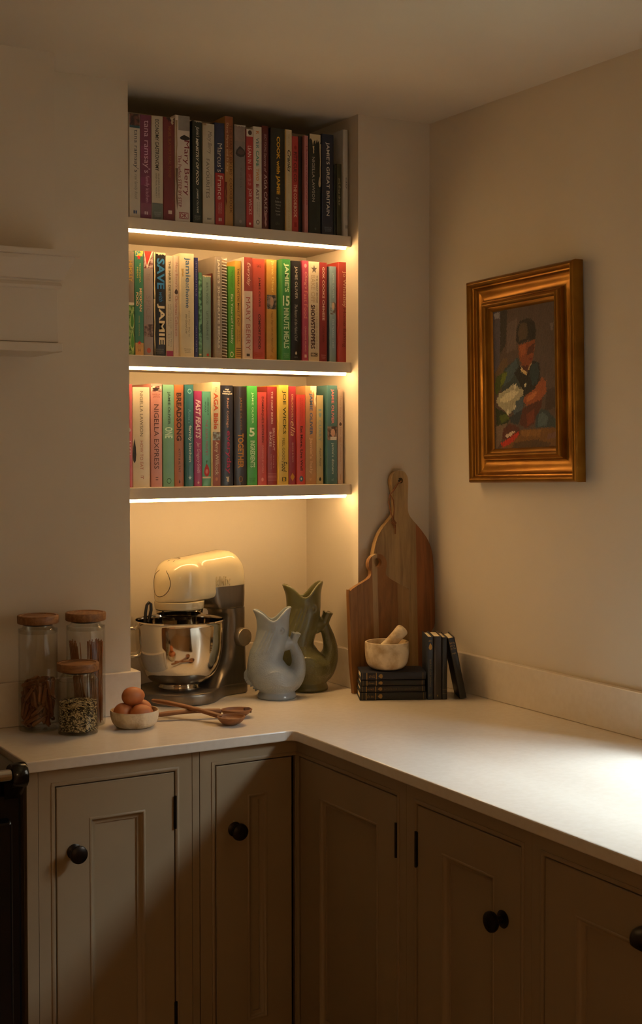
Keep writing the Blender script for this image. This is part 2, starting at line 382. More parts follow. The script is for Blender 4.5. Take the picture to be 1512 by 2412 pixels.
# ---------------------------------------------------------------- black range cooker at the far left
t = thing('range_cooker', 'black enamelled range cooker with steel towel rail', 'cooker', (-.86, -.2, 0))
def T(mb): return mb.xform(Matrix.Translation(-Vector(t.location)))
T(MB().box(-1.30, -.385, .08, -.412, -.008, .882)).build('body', BLACK, t, bevel=.006)
T(MB().box(-1.305, -.40, .8825, -.407, -.006, .909)).build('hob_top', BLACK, t, bevel=.008, seg=3)
for a, b in ((-1.28, -.87), (-.85, -.435)):
    dd = T(MB().box(a, -.402, .16, b, -.3855, .80)).build('oven_door', BLACK, t, bevel=.01, seg=3)
br = MB()
def bracket(xc):
    pr = [(-.399, .884), (-.41, .9), (-.425, .915), (-.445, .924), (-.462, .92), (-.472, .905), (-.470, .888), (-.458, .876), (-.44, .868), (-.42, .85), (-.399, .835)]
    pr = [(y, z + .011) for y, z in pr]; n = len(pr); mb = MB()
    rings = [[(xc + dx, y * 1 + (0.004 if abs(dx) > .012 else 0) * (1 if y < -.42 else 0), z - (.003 if abs(dx) > .012 else 0) * (1 if y < -.42 else 0)) for y, z in pr] for dx in (-.017, -.011, .011, .017)]
    return mb.loft(rings)
for xc in (-.437, -1.27): T(bracket(xc)).build('rail_bracket', BLACK, t, smooth=40)
T(MB().tube([(-1.25, -.452, .911), (-.456, -.452, .911)], .0125, 24)).build('towel_rail', M('#c8c4bc', .16, metal=1., var=.02, name='polished_steel'), t, smooth=40)
T(MB().box(-1.29, -.36, 0, -.42, -.02, .079)).build('base_plinth', BLACK, t)
# ---------------------------------------------------------------- cookbooks on the shelves
_txt = {}
def text_geo(s, bold=0., shear=0.):
    key = (s, bold, shear)
    if key not in _txt:
        c = bpy.data.curves.new('lettering', 'FONT'); c.body = s; c.resolution_u = 2; c.offset = bold; c.shear = shear
        o = bpy.data.objects.new('lettering', c); C.objects.link(o)
        me = o.to_mesh()
        vs = np.array([v.co[:2] for v in me.vertices]); fs = [tuple(p.vertices) for p in me.polygons]
        o.to_mesh_clear(); bpy.data.objects.remove(o); bpy.data.curves.remove(c)
        lo, hi = vs.min(0), vs.max(0); _txt[key] = ((vs - lo) / (hi - lo), fs, (hi - lo)[0] / (hi - lo)[1])
    return _txt[key]
def marks_geo(n, seed):
    r = random.Random(seed); vs, fs = [], []; x = 0.
    for i in range(n):
        wd = r.choice((.5, .7, .9)); h = r.choice((.75, 1., .75, .75))
        if r.random() < .18: x += .6
        b = len(vs); vs += [(x, 0), (x + wd * .35, 0), (x + wd * .35, h), (x, h)]; fs.append((b, b + 1, b + 2, b + 3))
        if r.random() < .6:
            b = len(vs); zz = r.choice((0, .4, .8)) * h; vs += [(x, zz), (x + wd, zz), (x + wd, zz + .2 * h), (x, zz + .2 * h)]; fs.append((b, b + 1, b + 2, b + 3))
        x += wd + .3
    vs = np.array(vs); vs[:, 0] /= x; return vs, fs, 1
INK = {}
def ink(c):
    if c not in INK: INK[c] = M(c, .6, var=.05, scale=200, name='printed_ink')
    return INK[c]
def letter(mb, geo, u0, u1, w0, w1, wd, h, mode, mi, dy):
    # u = fraction down the spine, w = fraction across it
    vs, fs, asp = geo
    x0, x1 = (w0 - .5) * wd, (w1 - .5) * wd; za, zb = h * (1 - u0), h * (1 - u1)
    if mode == 'h': P = [(x0 + a * (x1 - x0), dy, zb + b * (za - zb)) for a, b in vs]
    else: P = [(x0 + b * (x1 - x0), dy, za + a * (zb - za)) for a, b in vs]
    mb.add(P, fs, mi)
SHAPES = {
 'dot': [(.5 + .5 * cos(i * PI / 8), .5 + .5 * sin(i * PI / 8)) for i in range(16)],
 'star': [(.5 + (.5 if i % 2 == 0 else .2) * sin(i * PI / 5), .5 + (.5 if i % 2 == 0 else .2) * cos(i * PI / 5)) for i in range(10)],
 'diamond': [(.5, 0), (1, .5), (.5, 1), (0, .5)],
 'tri': [(0, 1), (1, 1), (.35, 0)],
 'leaf': [(.5, 0), (.85, .1), (1, .35), (.9, .65), (.6, .9), (.45, 1), (.3, .85), (.1, .6), (0, .3), (.15, .1)],
 'torn': [(0, 1), (1, 1), (1, .42), (.9, .1), (.84, .5), (.74, .3), (.66, .6), (.55, .15), (.5, .5), (.36, .35), (.3, .0), (.22, .45), (.1, .62), (0, .5)],
 'strip': [(0, 1), (1, 1), (.8, .8), (.95, .55), (.7, .4), (.9, .2), (.55, 0), (.2, .3), (.35, .6), (.1, .8)],
 'heart': [(.5, 0), (.95, .5), (1, .75), (.8, 1), (.6, .95), (.5, .8), (.4, .95), (.2, 1), (0, .75), (.05, .5)],
 'box': [(0, 0), (1, 0), (1, 1), (0, 1)],
}
def shape_geo(n): return np.array(SHAPES[n]), [tuple(range(len(SHAPES[n])))], 1
random.seed(5)
def faded(c):       # printed covers are a little softer than pure pigment
    r, g, b = lin(c); y = .3 * r + .55 * g + .15 * b
    return tuple(round(.92 * (x * .87 + y * .13), 4) for x in (r, g, b))
def make_book(name, label, cat, group, loc, rot, wd, h, dep, col, decor, hard=False, rough=.45, pages=None):
    t = thing(name, label, cat, loc, rot, group)
    r = min(.003 if hard else .0015, wd * .22); th = .0022 if hard else .0008
    a = wd / 2; q = [PI / 2 * i / 3 for i in range(4)]
    out = [(-a, dep)] + [(-a + r - r * cos(x), r - r * sin(x)) for x in q] + [(a - r + r * sin(x), r - r * cos(x)) for x in q] + [(a, dep)]
    inn = [(a - th, dep), (a - th, th + .0012), (-a + th, th + .0012), (-a + th, dep)]
    MB().prism(out + inn, 0, h).build('cover', M(faded(col), rough, var=.05, scale=25, bump=.05, bscale=400, coat=.15 if not hard else .25, name='book_cover'), t, smooth=50)
    g = .003 if hard else .0004
    MB().box(-a + th + .0002, th + .0016, g, a - th - .0002, dep - g - .0006, h - g).build('pages', pages or PAPER, t)
    k = 0; dy = -.00012
    for e in decor:
        typ = e[0]
        if typ == 'band':
            _, u0, u1, c = e[:4]; w0, w1 = (e[4], e[5]) if len(e) > 5 else (.04, .96)
            b = MB(); letter(b, shape_geo('box'), u0, u1, w0, w1, wd, h, 'h', 0, dy); dy -= .00005
            b.build('spine_band', M(faded(c), rough, var=.08, scale=60, name='printed_band'), t)
        elif typ == 'photo':
            _, u0, u1, c1, c2 = e[:5]; w0, w1 = (e[5], e[6]) if len(e) > 6 else (.04, .96)
            b = MB(); letter(b, shape_geo('box'), u0, u1, w0, w1, wd, h, 'h', 0, dy); dy -= .00005
            b.build('spine_photo', M(c1, .45, col2=c2, scale=90, name='printed_photo', lo=.42, hi=.58), t)
        else:
            nmz = 'spine_lettering'
            if typ in SHAPES: geo, (u0, u1, w0, w1, c), mode = shape_geo(typ), e[1:6], 'h'; nmz = 'torn_paper' if typ in ('torn', 'strip') else 'spine_emblem'
            elif typ == 'marks': geo, (u0, u1, w0, w1, c), mode = marks_geo(e[6], 17 * k + int(h * 1e4)), e[1:6], (e[7] if len(e) > 7 else 'v')
            else:
                st = e[6] if len(e) > 6 else ''
                geo = text_geo(typ, .028 if 'b' in st else (.012 if 'm' in st else 0), .3 if 'i' in st else 0); (u0, u1, w0, w1, c) = e[1:6]; mode = 'h' if 'h' in st else 'v'
            mb = MB(); letter(mb, geo, u0, u1, w0, w1, wd, h, mode, 0, -.0004 - .00002 * k); k += 1
            me = bpy.data.meshes.new(nmz); me.from_pydata(mb.v, [], mb.f); me.materials.append(ink(c)); me.update()
            o = bpy.data.objects.new(nmz, me); C.objects.link(o); o.parent = t
    return t
def pj(c='#cfc6b4'):  # three tiny publisher lines
    return [('PENGUIN', .925, .938, .2, .8, c, 'h'), ('MICHAEL', .943, .956, .2, .8, c, 'h'), ('JOSEPH', .961, .974, .25, .75, c, 'h')]
def logo(c, u=.93, w0=.36, w1=.66): return [('box', u, u + .03, w0, (w0 + w1) / 2 - .03, c), ('box', u, u + .03, (w0 + w1) / 2 + .03, w1, c)]
# (left edge, right edge, height, spine depth in metres, colour, hardback, description, decoration)
ROW1 = [
 (0.0219, 0.0523, 0.2666, 0.046, '#d8cfbe', 0, 'cream paperback with a small portrait at its head, leftmost', [('photo', 0, .13, '#7a4f42', '#3a2420'), ('band', .112, .135, '#2c5a62'), ("tana ramsay's", .15, .56, .34, .84, '#4a5058'), ('real family food', .58, .82, .4, .74, '#7a7a72', 'i')] + logo('#2c4a78')),
 (0.0526, 0.0833, 0.2671, 0.046, '#7a2c50', 0, 'plum paperback with pale lettering', [('band', .3, .42, '#852f58'), ('band', .6, .68, '#86305a'), ('band', .85, .96, '#8a4a60'), ("tana ramsay's", .05, .56, .2, .88, '#d9b9cc'), ('family kitchen', .585, .84, .36, .8, '#cfaabf')] + logo('#e0d0d8')),
 (0.0838, 0.1161, 0.2676, 0.046, '#cfc6b0', 0, 'stone coloured paperback with a grey-green foot', [('band', .84, 1, '#68726a'), ('ECONOMY GASTRONOMY', .03, .53, .32, .64, '#2b2a26', 'm'), ('ALLEGRA McEVEDY', .55, .79, .56, .68, '#5a564c'), ('AND PAUL MERRETT', .55, .79, .34, .46, '#5a564c')] + pj('#9aa29a')),
 (0.1168, 0.1491, 0.2688, 0.046, '#741a1f', 0, 'dark red paperback with a torn head', [("NIGEL SLATER'S REAL FOOD", .085, .58, .46, .7, '#8f5a2c'), ('torn', 0, .05, .3, .98, '#2a0d0d'), ('strip', .0, .07, .6, .95, '#b8a890'), ('box', .9, .935, .42, .74, '#d8c8b8')]),
 (0.1494, 0.1924, 0.2771, 0.043, '#e0d5cc', 1, 'thick off-white book with a grey headband and tattered left edge', [('band', 0, .14, '#8d857c', .22, .98), ('strip', .05, .55, .02, .16, '#a08a66'), ('strip', .5, .9, .02, .18, '#6a543c'), ('leaf', .18, .23, .3, .98, '#2a201c'), ('Mary Berry', .23, .75, .5, .94, '#7a1e2e'), ('The Perfect STEP BY STEP', .375, .865, .2, .4, '#8a3a44', 'm'), ('box', .912, .972, .24, .86, '#8a2a38'), ('box', .918, .966, .28, .82, '#e0d5cc'), ('DK', .922, .962, .32, .78, '#8a2a38', 'hb')]),
 (0.2005, 0.2277, 0.2695, 0.046, '#10201a', 0, 'black-green paperback with white capitals', [("Jamie's", .055, .16, .3, .74, '#e0dacb', 'i'), ('MINISTRY OF FOOD', .17, .625, .36, .64, '#e6e0d2', 'bi'), ('JAMIE OLIVER', .66, .9, .38, .62, '#d8d2c4', 'mi'), ('torn', 0, .02, .2, .98, '#a8a090')] + pj('#8a8a7c')),
 (0.2302, 0.2648, 0.2656, 0.046, '#c8bea8', 0, 'beige paperback with grey serif lettering', [('Mary Berry', .075, .3, .34, .78, '#6d665c', 'i'), ('absolute', .5, .62, .64, .8, '#a39a86', 'i'), ('FAVOURITES', .35, .74, .28, .56, '#6a6256'), ('BBC', .938, .956, .36, .72, '#3a3630', 'hb'), ('torn', 0, .03, .0, .3, '#8a7250')]),
 (0.2657, 0.2949, 0.2716, 0.046, '#1c2a4c', 0, 'navy and red two-tone paperback', [('band', .49, 1, '#a8161a'), ("Marcus's", .2, .48, .26, .76, '#d8cfc0'), ('France', .515, .75, .28, .76, '#e0d4c4'), ('MARCUS', .78, .885, .55, .68, '#d8b8a8'), ('WAREING', .78, .885, .34, .47, '#d8b8a8')] + logo('#e0d0c0')),
 (0.2956, 0.3199, 0.2918, 0.046, '#b07c2c', 0, 'tall mustard paperback with an orange-brown head', [('band', 0, .3, '#93501f'), ('band', .3, .42, '#a06424'), ('Dave Myers and Si King', .06, .505, .14, .42, '#dcc09a'), ("THE HAIRY BIKERS' COOKBOOK", .075, .885, .56, .88, '#5c2f12'), ('strip', .6, .82, .0, .24, '#6a1812')]),
 (0.3237, 0.3576, 0.2730, 0.046, '#77716c', 0, 'grey paperback printed with a close-up of a face', [('band', 0, .16, '#8f7b70'), ('band', .16, .3, '#85766e'), ('leaf', .205, .315, .1, .98, '#2d2523'), ('leaf', .23, .29, .25, .9, '#4d3a37'), ('marks', .42, .62, .5, .75, '#615c58', 10), ('torn', 0, .02, .0, 1, '#b8aea0'), ('dot', .93, .96, .4, .65, '#9a948c')]),
 (0.3595, 0.3809, 0.2651, 0.046, '#b01c1e', 0, 'red paperback with a white head and white capitals', [('band', 0, .075, '#ded4c6'), ('dot', .01, .06, .25, .8, '#3a241c'), ('LEAN IN 15', .17, .41, .22, .72, '#e6d8cc'), ('THE', .46, .49, .3, .6, '#d89a90', 'h'), ('SHAPE', .5, .53, .2, .7, '#d89a90', 'h'), ('PLAN', .54, .57, .25, .65, '#d89a90', 'h'), ('JOE WICKS', .6, .865, .2, .76, '#e6d8cc'), ('dot', .945, .97, .35, .65, '#e6d8cc')]),
 (0.3812, 0.4069, 0.2746, 0.046, '#e2dccf', 0, 'white paperback with many-coloured capitals', [('R', .045, .075, .3, .66, '#c8742a', 'm'), ('VER', .11, .215, .3, .66, '#5c7c80', 'm'), ('CAFE', .235, .39, .3, .66, '#2f8a78', 'm'), ('TWO', .41, .53, .3, .66, '#c8862a', 'm'), ('E', .565, .6, .3, .66, '#8a3a40', 'm'), ('ASY', .61, .72, .3, .66, '#6a4a58', 'm'), ('Rose Gray and', .74, .88, .62, .72, '#6a665c'), ('Ruth Rogers', .74, .86, .4, .5, '#6a665c'), ('dot', .915, .96, .3, .7, '#6a665c'), ('dot', .922, .953, .38, .62, '#e2dccf')]),
 (0.4082, 0.4293, 0.2802, 0.048, '#5c1519', 0, 'wine red paperback with fine pale script', [('LUCY YOUNG', .08, .25, .35, .65, '#c2a198'), ('Secrets of', .26, .45, .3, .7, '#b8958c', 'i'), ('AGA CAKES', .47, .84, .3, .76, '#ccb4aa'), ('strip', .84, .98, .3, .7, '#b08a80')]),
 (0.4310, 0.4751, 0.2756, 0.040, '#15130f', 1, 'thick black hardback with bold yellow capitals', [('COOK with JAMIE', .08, .65, .34, .66, '#e0aa28', 'b'), ('My', .68, .7, .4, .55, '#a8a294', 'h'), ('Guide to', .71, .732, .3, .7, '#a8a294', 'h'), ('Making', .745, .767, .33, .68, '#a8a294', 'h'), ('You a', .775, .793, .35, .65, '#a8a294', 'h'), ('Better', .806, .824, .33, .67, '#a8a294', 'h'), ('Cook', .838, .856, .36, .66, '#a8a294', 'h'), ('marks', .92, .95, .32, .65, '#504a3e', 6, 'h')]),
 (0.4786, 0.5007, 0.2776, 0.046, '#d8c69a', 0, 'cream paperback with black brush script and a yellow left edge', [('band', 0, 1, '#c9982c', .02, .16), ('THE NEW', .04, .16, .45, .65, '#b09c6c'), ('Cranks', .2, .415, .36, .82, '#352c22', 'im'), ('RECIPE BOOK', .43, .63, .45, .62, '#b8a474'), ('NADINE ABENSUR', .69, .97, .42, .64, '#b8a474')]),
 (0.5010, 0.5210, 0.2620, 0.046, '#b3231c', 0, 'short bright red paperback', [('PITT CUE CO.', .165, .485, .22, .74, '#43100c', 'm'), ('THE COOKBOOK', .505, .85, .22, .74, '#e2b8a0', 'm'), ('dot', .095, .14, .3, .7, '#8a1c16'), ('box', .9, .95, .3, .7, '#8a1a14')]),
 (0.5282, 0.5398, 0.2669, 0.058, '#1a0f0c', 0, 'slim dark brown book set back between the red and pink books', []),
 (0.5401, 0.5520, 0.2679, 0.046, '#c27a7c', 0, 'slim dusty pink paperback', [('Ultimate', .11, .3, .3, .78, '#8a2c3a'), ('SLOW COOKER', .32, .72, .32, .74, '#9a4450'), ('marks', .8, .9, .4, .6, '#a05a60', 8)]),
 (0.5529, 0.5916, 0.2737, 0.044, '#16201c', 1, 'black-green hardback with a torn cream jacket', [('NIGELLA LAWSON', .23, .68, .26, .48, '#bdb4a2'), ('DOMESTIC GODDESS', .49, .87, .66, .84, '#333a34'), ('torn', 0, .115, .06, .96, '#cdbf9c'), ('strip', .09, .5, .86, 1, '#bfae88'), ('leaf', .42, .53, .78, .98, '#c6b48e'), ('strip', .12, .2, .3, .45, '#c6b48e'), ('dot', .94, .965, .45, .6, '#4a544c')]),
 (0.5932, 0.6324, 0.2779, 0.042, '#0f1a34', 1, 'midnight blue hardback with widely spaced white capitals', [("JAMIE'S GREAT BRITAIN", .08, .815, .3, .64, '#dcd6ca', 'm')] + pj('#7a8494')),
 (0.6381, 0.6448, 0.1983, 0.051, '#1a241c', 0, 'very thin dark green booklet', []),
 (0.6451, 0.6610, 0.2012, 0.048, '#3c3a22', 0, 'short olive booklet with cream script', [('marks', .2, .58, .35, .75, '#c2b890', 22)]),
 (0.6613, 0.6777, 0.2967, 0.040, '#c4c0b6', 1, 'tall pale grey book at the right-hand end', [('easy', .45, .56, .36, .76, '#5a5a58', 'i'), ('box', .9, .93, .5, .6, '#1a1a1a'), ('box', .9, .93, .7, .8, '#1a1a1a')]),
]
ROW2 = [
 (0.0271, 0.0455, 0.2711, 0.074, '#857564', 0, 'taupe paperback with a green cabbage photo, half hidden by the pier', [('band', .49, .515, '#e0d4b8'), ('photo', .515, .99, '#2c5a1c', '#8fb060'), ('leaf', .56, .75, .3, .98, '#b0c47c'), ('leaf', .58, .73, .4, .9, '#3f7a2a'), ('leaf', .74, .96, .35, 1, '#a8c070'), ('leaf', .77, .93, .45, .92, '#4a8a34'), ('HEMSLEY', .09, .29, .2, .72, '#c9a23c', 'm')]),
 (0.0467, 0.0716, 0.2738, 0.074, '#2f7d60', 0, 'sea green paperback with red stars and an ochre foot', [('photo', 0, .05, '#2a7a80', '#d8c84a'), ('band', .875, 1, '#cf9a44'), ('star', .03, .09, .2, .75, '#c8281e'), ('THOMASINA', .115, .3, .52, .68, '#e0c060'), ('MIERS', .155, .26, .24, .4, '#e0c060'), ('MEXICAN', .355, .575, .52, .8, '#e8c496', 'b'), ('FOOD', .395, .525, .14, .42, '#e8c496', 'b'), ('HOME COOKING', .62, .81, .42, .54, '#c8a860'), ('star', .85, .9, .25, .75, '#c8281e'), ('H', .93, .96, .38, .62, '#5a3a1a', 'h')]),
 (0.0720, 0.0989, 0.2745, 0.074, '#9c8c88', 0, 'mauve-grey paperback with a torn red and white head', [('photo', .05, .165, '#6a2c2c', '#c8b0b0'), ('photo', .695, .815, '#4a3530', '#9a8078'), ('tri', 0, .165, .0, .98, '#efe4d0'), ('tri', 0, .14, .05, .85, '#c03428'), ('THE', .21, .28, .3, .62, '#8a7a78'), ('SPICE', .42, .65, .25, .7, '#8d7c7a'), ('dot', .92, .97, .28, .72, '#b0584c')]),
 (0.0999, 0.1344, 0.2734, 0.074, '#1c1a19', 1, 'black hardback with big blue and cream capitals, cream chipped left edge', [('strip', .0, .5, .0, .16, '#e0ceA4'.lower()), ('strip', .45, 1, .0, .14, '#d8c498'), ('torn', 0, .03, .2, .98, '#d8c8a8'), ('SAVE', .055, .35, .28, .9, '#2f78b0', 'b'), ('with', .38, .47, .42, .78, '#2f78b0', 'i'), ('JAMIE', .49, .885, .28, .9, '#ead9b4', 'b')] + pj('#8a8478')),
 (0.1350, 0.1558, 0.2670, 0.074, '#ddd0b4', 0, 'cream paperback with a magenta foot', [('band', .94, 1, '#a01c54'), ('THE HAIRY DIETERS', .05, .45, .36, .66, '#4a4436', 'm'), ('HOW TO LOVE FOOD', .48, .72, .58, .72, '#6a6250'), ('AND LOSE WEIGHT', .48, .7, .3, .44, '#6a6250'), ('Dave Myers', .75, .9, .6, .74, '#4a4436'), ('& Si King', .77, .89, .3, .44, '#4a4436')]),
 (0.1561, 0.1730, 0.2683, 0.074, '#dfc9b4', 0, 'pale pink slim paperback with reddish script', [("Mary Berry's", .07, .31, .28, .74, '#b0705e'), ('leaf', .325, .38, .2, .8, '#4a3a34'), ('Christmas Collection', .395, .79, .28, .74, '#b0705e'), ('marks', .9, .96, .4, .6, '#c09a86', 6)]),
 (0.1733, 0.2131, 0.2753, 0.066, '#e3d4ae', 1, 'thick cream hardback with a blue lowercase title', [('jamie', .04, .28, .26, .72, '#4a6c90', 'm'), ('at', .285, .335, .38, .62, '#4a6c90'), ('home', .345, .525, .38, .66, '#4a6c90', 'm'), ('Cook Your Way to', .55, .8, .55, .68, '#5c5440', 'i'), ('the Good Life', .585, .77, .36, .49, '#5c5440', 'i'), ('strip', .15, .23, .06, .25, '#b89a60')] + [('PENGUIN', .915, .927, .25, .75, '#6a6250', 'h'), ('MICHAEL', .932, .944, .28, .72, '#6a6250', 'h'), ('JOSEPH', .949, .961, .3, .7, '#6a6250', 'h')]),
 (0.2173, 0.2287, 0.2672, 0.074, '#23286a', 0, 'slim navy blue paperback', [('marks', .04, .39, .35, .65, '#a8a8c8', 22), ('marks', .68, .95, .35, .65, '#a8a8c8', 16)]),
 (0.2302, 0.2404, 0.2286, 0.076, '#4f8a68', 0, 'short thin green speckled booklet', [('photo', .05, .9, '#2f5a40', '#7ab088'), ('box', .95, .97, .2, .8, '#d8c8a0')]),
 (0.2420, 0.2664, 0.2216, 0.074, '#86a894', 0, 'short pale teal paperback with worn head', [('torn', 0, .025, 0, 1, '#e0cfa8'), ('BERYL WOOD', .085, .35, .42, .66, '#4c5c4e'), ("LET'S PRESERVE IT", .435, .78, .42, .66, '#4c5c4e'), ('box', .945, .975, .45, .7, '#b83a2c')]),
 (0.2700, 0.2743, 0.2290, 0.080, '#6e2c1c', 0, 'very thin russet booklet', []),
 (0.2746, 0.2960, 0.2737, 0.066, '#98897a', 1, 'tall taupe hardback with white capitals', [("JAMIE'S 30-MINUTE MEALS", .025, .9, .28, .68, '#ddd3c2', 'b')] + pj('#b8ac9a')),
 'spiral',
 (0.3183, 0.3383, 0.2508, 0.074, '#4fa51c', 0, 'short bright green paperback with a cream title', [('THE HEALTHY FOOD', .04, .23, .56, .68, '#2c4a18'), ('for Everyday', .06, .22, .38, .5, '#2c4a18'), ('Eat Yourself Healthy', .3, .835, .3, .72, '#e6e6c0', 'm'), ('dot', .92, .98, .25, .75, '#e6e6c0'), ('dot', .93, .97, .33, .67, '#4fa51c')]),
 (0.3388, 0.3571, 0.2670, 0.074, '#d8a82a', 0, 'golden yellow slim paperback', [('THE HAIRY DIETERS MAKE IT EASY', .075, .665, .36, .7, '#5a3c10', 'm'), ('Si King &', .71, .82, .55, .7, '#5a3c10'), ('Dave Myers', .7, .84, .25, .4, '#5a3c10')] + [('box', .885 + .02 * i, .893 + .02 * i, .15, .95, '#6a4a14') for i in range(5)]),
 (0.3598, 0.3876, 0.2768, 0.064, '#dcc6b8', 1, 'blush hardback with a brick red head', [('band', 0, .33, '#a23c34'), ('Everyday', .05, .28, .32, .74, '#e8c8b8', 'i'), ('MARY BERRY', .39, .91, .24, .72, '#a3584e'), ('box', .945, .97, .3, .65, '#4a4440')]),
 (0.3933, 0.4308, 0.2771, 0.074, '#c0432e', 1, 'wide orange-red hardback with dark capitals', [('marks', .055, .085, .34, .66, '#4a1810', 3, 'h'), ('JAMIE OLIVER', .185, .48, .42, .62, '#4a1810', 'm'), ('COMFORT FOOD', .545, .89, .42, .62, '#4a1810', 'b')] + pj('#8a3020')),
 (0.4412, 0.4736, 0.2792, 0.086, '#d79a2c', 0, 'amber paperback with a small portrait band', [('photo', .35, .49, '#3a3432', '#8a7a70'), ('dot', .37, .46, .35, .7, '#b08a74'), ('Jamie Oliver', .01, .33, .42, .74, '#f0d488'), ('Happy Days with the Naked Chef', .51, .92, .42, .64, '#7a4a18', 'i'), ('marks', .945, .97, .35, .6, '#8a5a20', 4, 'h')]),
 (0.4780, 0.5056, 0.2801, 0.064, '#2c8a3c', 1, 'emerald green hardback standing proud with pale capitals', [("JAMIE'S", .04, .325, .2, .8, '#c4e0b4', 'b'), ('15', .36, .46, .1, .86, '#d8ecc8', 'hb'), ('MINUTE MEALS', .48, .88, .2, .8, '#c4e0b4', 'b')] + pj('#7ab078')),
 (0.5122, 0.5436, 0.2790, 0.074, '#17141a', 0, 'black paperback with grey capitals and script', [('JAMIE OLIVER', .055, .38, .32, .66, '#b8b0a8'), ('The Return of the Naked Chef', .435, .8, .36, .64, '#b0a89c', 'i'), ('leaf', .9, .935, .4, .6, '#c8c0b4'), ('marks', .95, .965, .3, .7, '#9a948a', 5, 'h')]),
 (0.5482, 0.5681, 0.2816, 0.074, '#b03a5c', 0, 'raspberry pink slim paperback', [('dot', .03, .07, .3, .72, '#d88a90'), ("Ching's", .11, .28, .3, .8, '#e0a090', 'i'), ('Fast Food', .3, .57, .3, .8, '#d8887c'), ('CHING-HE HUANG', .65, .9, .38, .62, '#e0a090')] + logo('#e8d0c8')),
 (0.5687, 0.6036, 0.2805, 0.074, '#d4c4a8', 0, 'beige paperback with chunky maroon capitals and a star', [('star', .03, .12, .2, .8, '#5a5048'), ('THE GREAT BRITISH', .135, .41, .7, .83, '#4a4038', 'm'), ('BAKE OFF', .135, .41, .2, .6, '#b09c80', 'm'), ('HOW TO TURN EVERYDAY BAKES INTO', .43, .87, .68, .8, '#8a7a64'), ('SHOWSTOPPERS', .43, .87, .18, .58, '#3c1612', 'b'), ('box', .91, .945, .18, .8, '#2e2824'), ('BBC', .916, .939, .24, .74, '#d4c4a8', 'hb')]),
 (0.6044, 0.6280, 0.2801, 0.074, '#85181c', 0, 'crimson paperback with spaced pale capitals', [('GOK COOKS CHINESE', .045, .58, .36, .66, '#d6b4a8', 'b'), ('GOK WAN', .64, .8, .36, .66, '#5c0e10', 'm')] + pj('#c08078')),
 (0.6320, 0.6371, 0.2706, 0.080, '#1c1a30', 0, 'very thin indigo booklet beside the crimson book', []),
 (0.6374, 0.6587, 0.2713, 0.074, '#7a9aa8', 0, 'sky blue-grey paperback with a small portrait', [('photo', .37, .5, '#5a4a42', '#8aa0a8', .1, .9), ('dot', .375, .45, .3, .72, '#c8a890'), ('JAMIE OLIVER', .07, .33, .36, .64, '#b4c6cc'), ('THE NAKED CHEF', .545, .85, .36, .64, '#b4c6cc')]),
 (0.6619, 0.6947, 0.2844, 0.066, '#a82a1e', 1, 'rust red hardback at the right-hand end', [('Jo Wheatley', .09, .445, .34, .76, '#e0b49a'), ('Home Baking', .46, .845, .34, .76, '#6a1610')]),
]
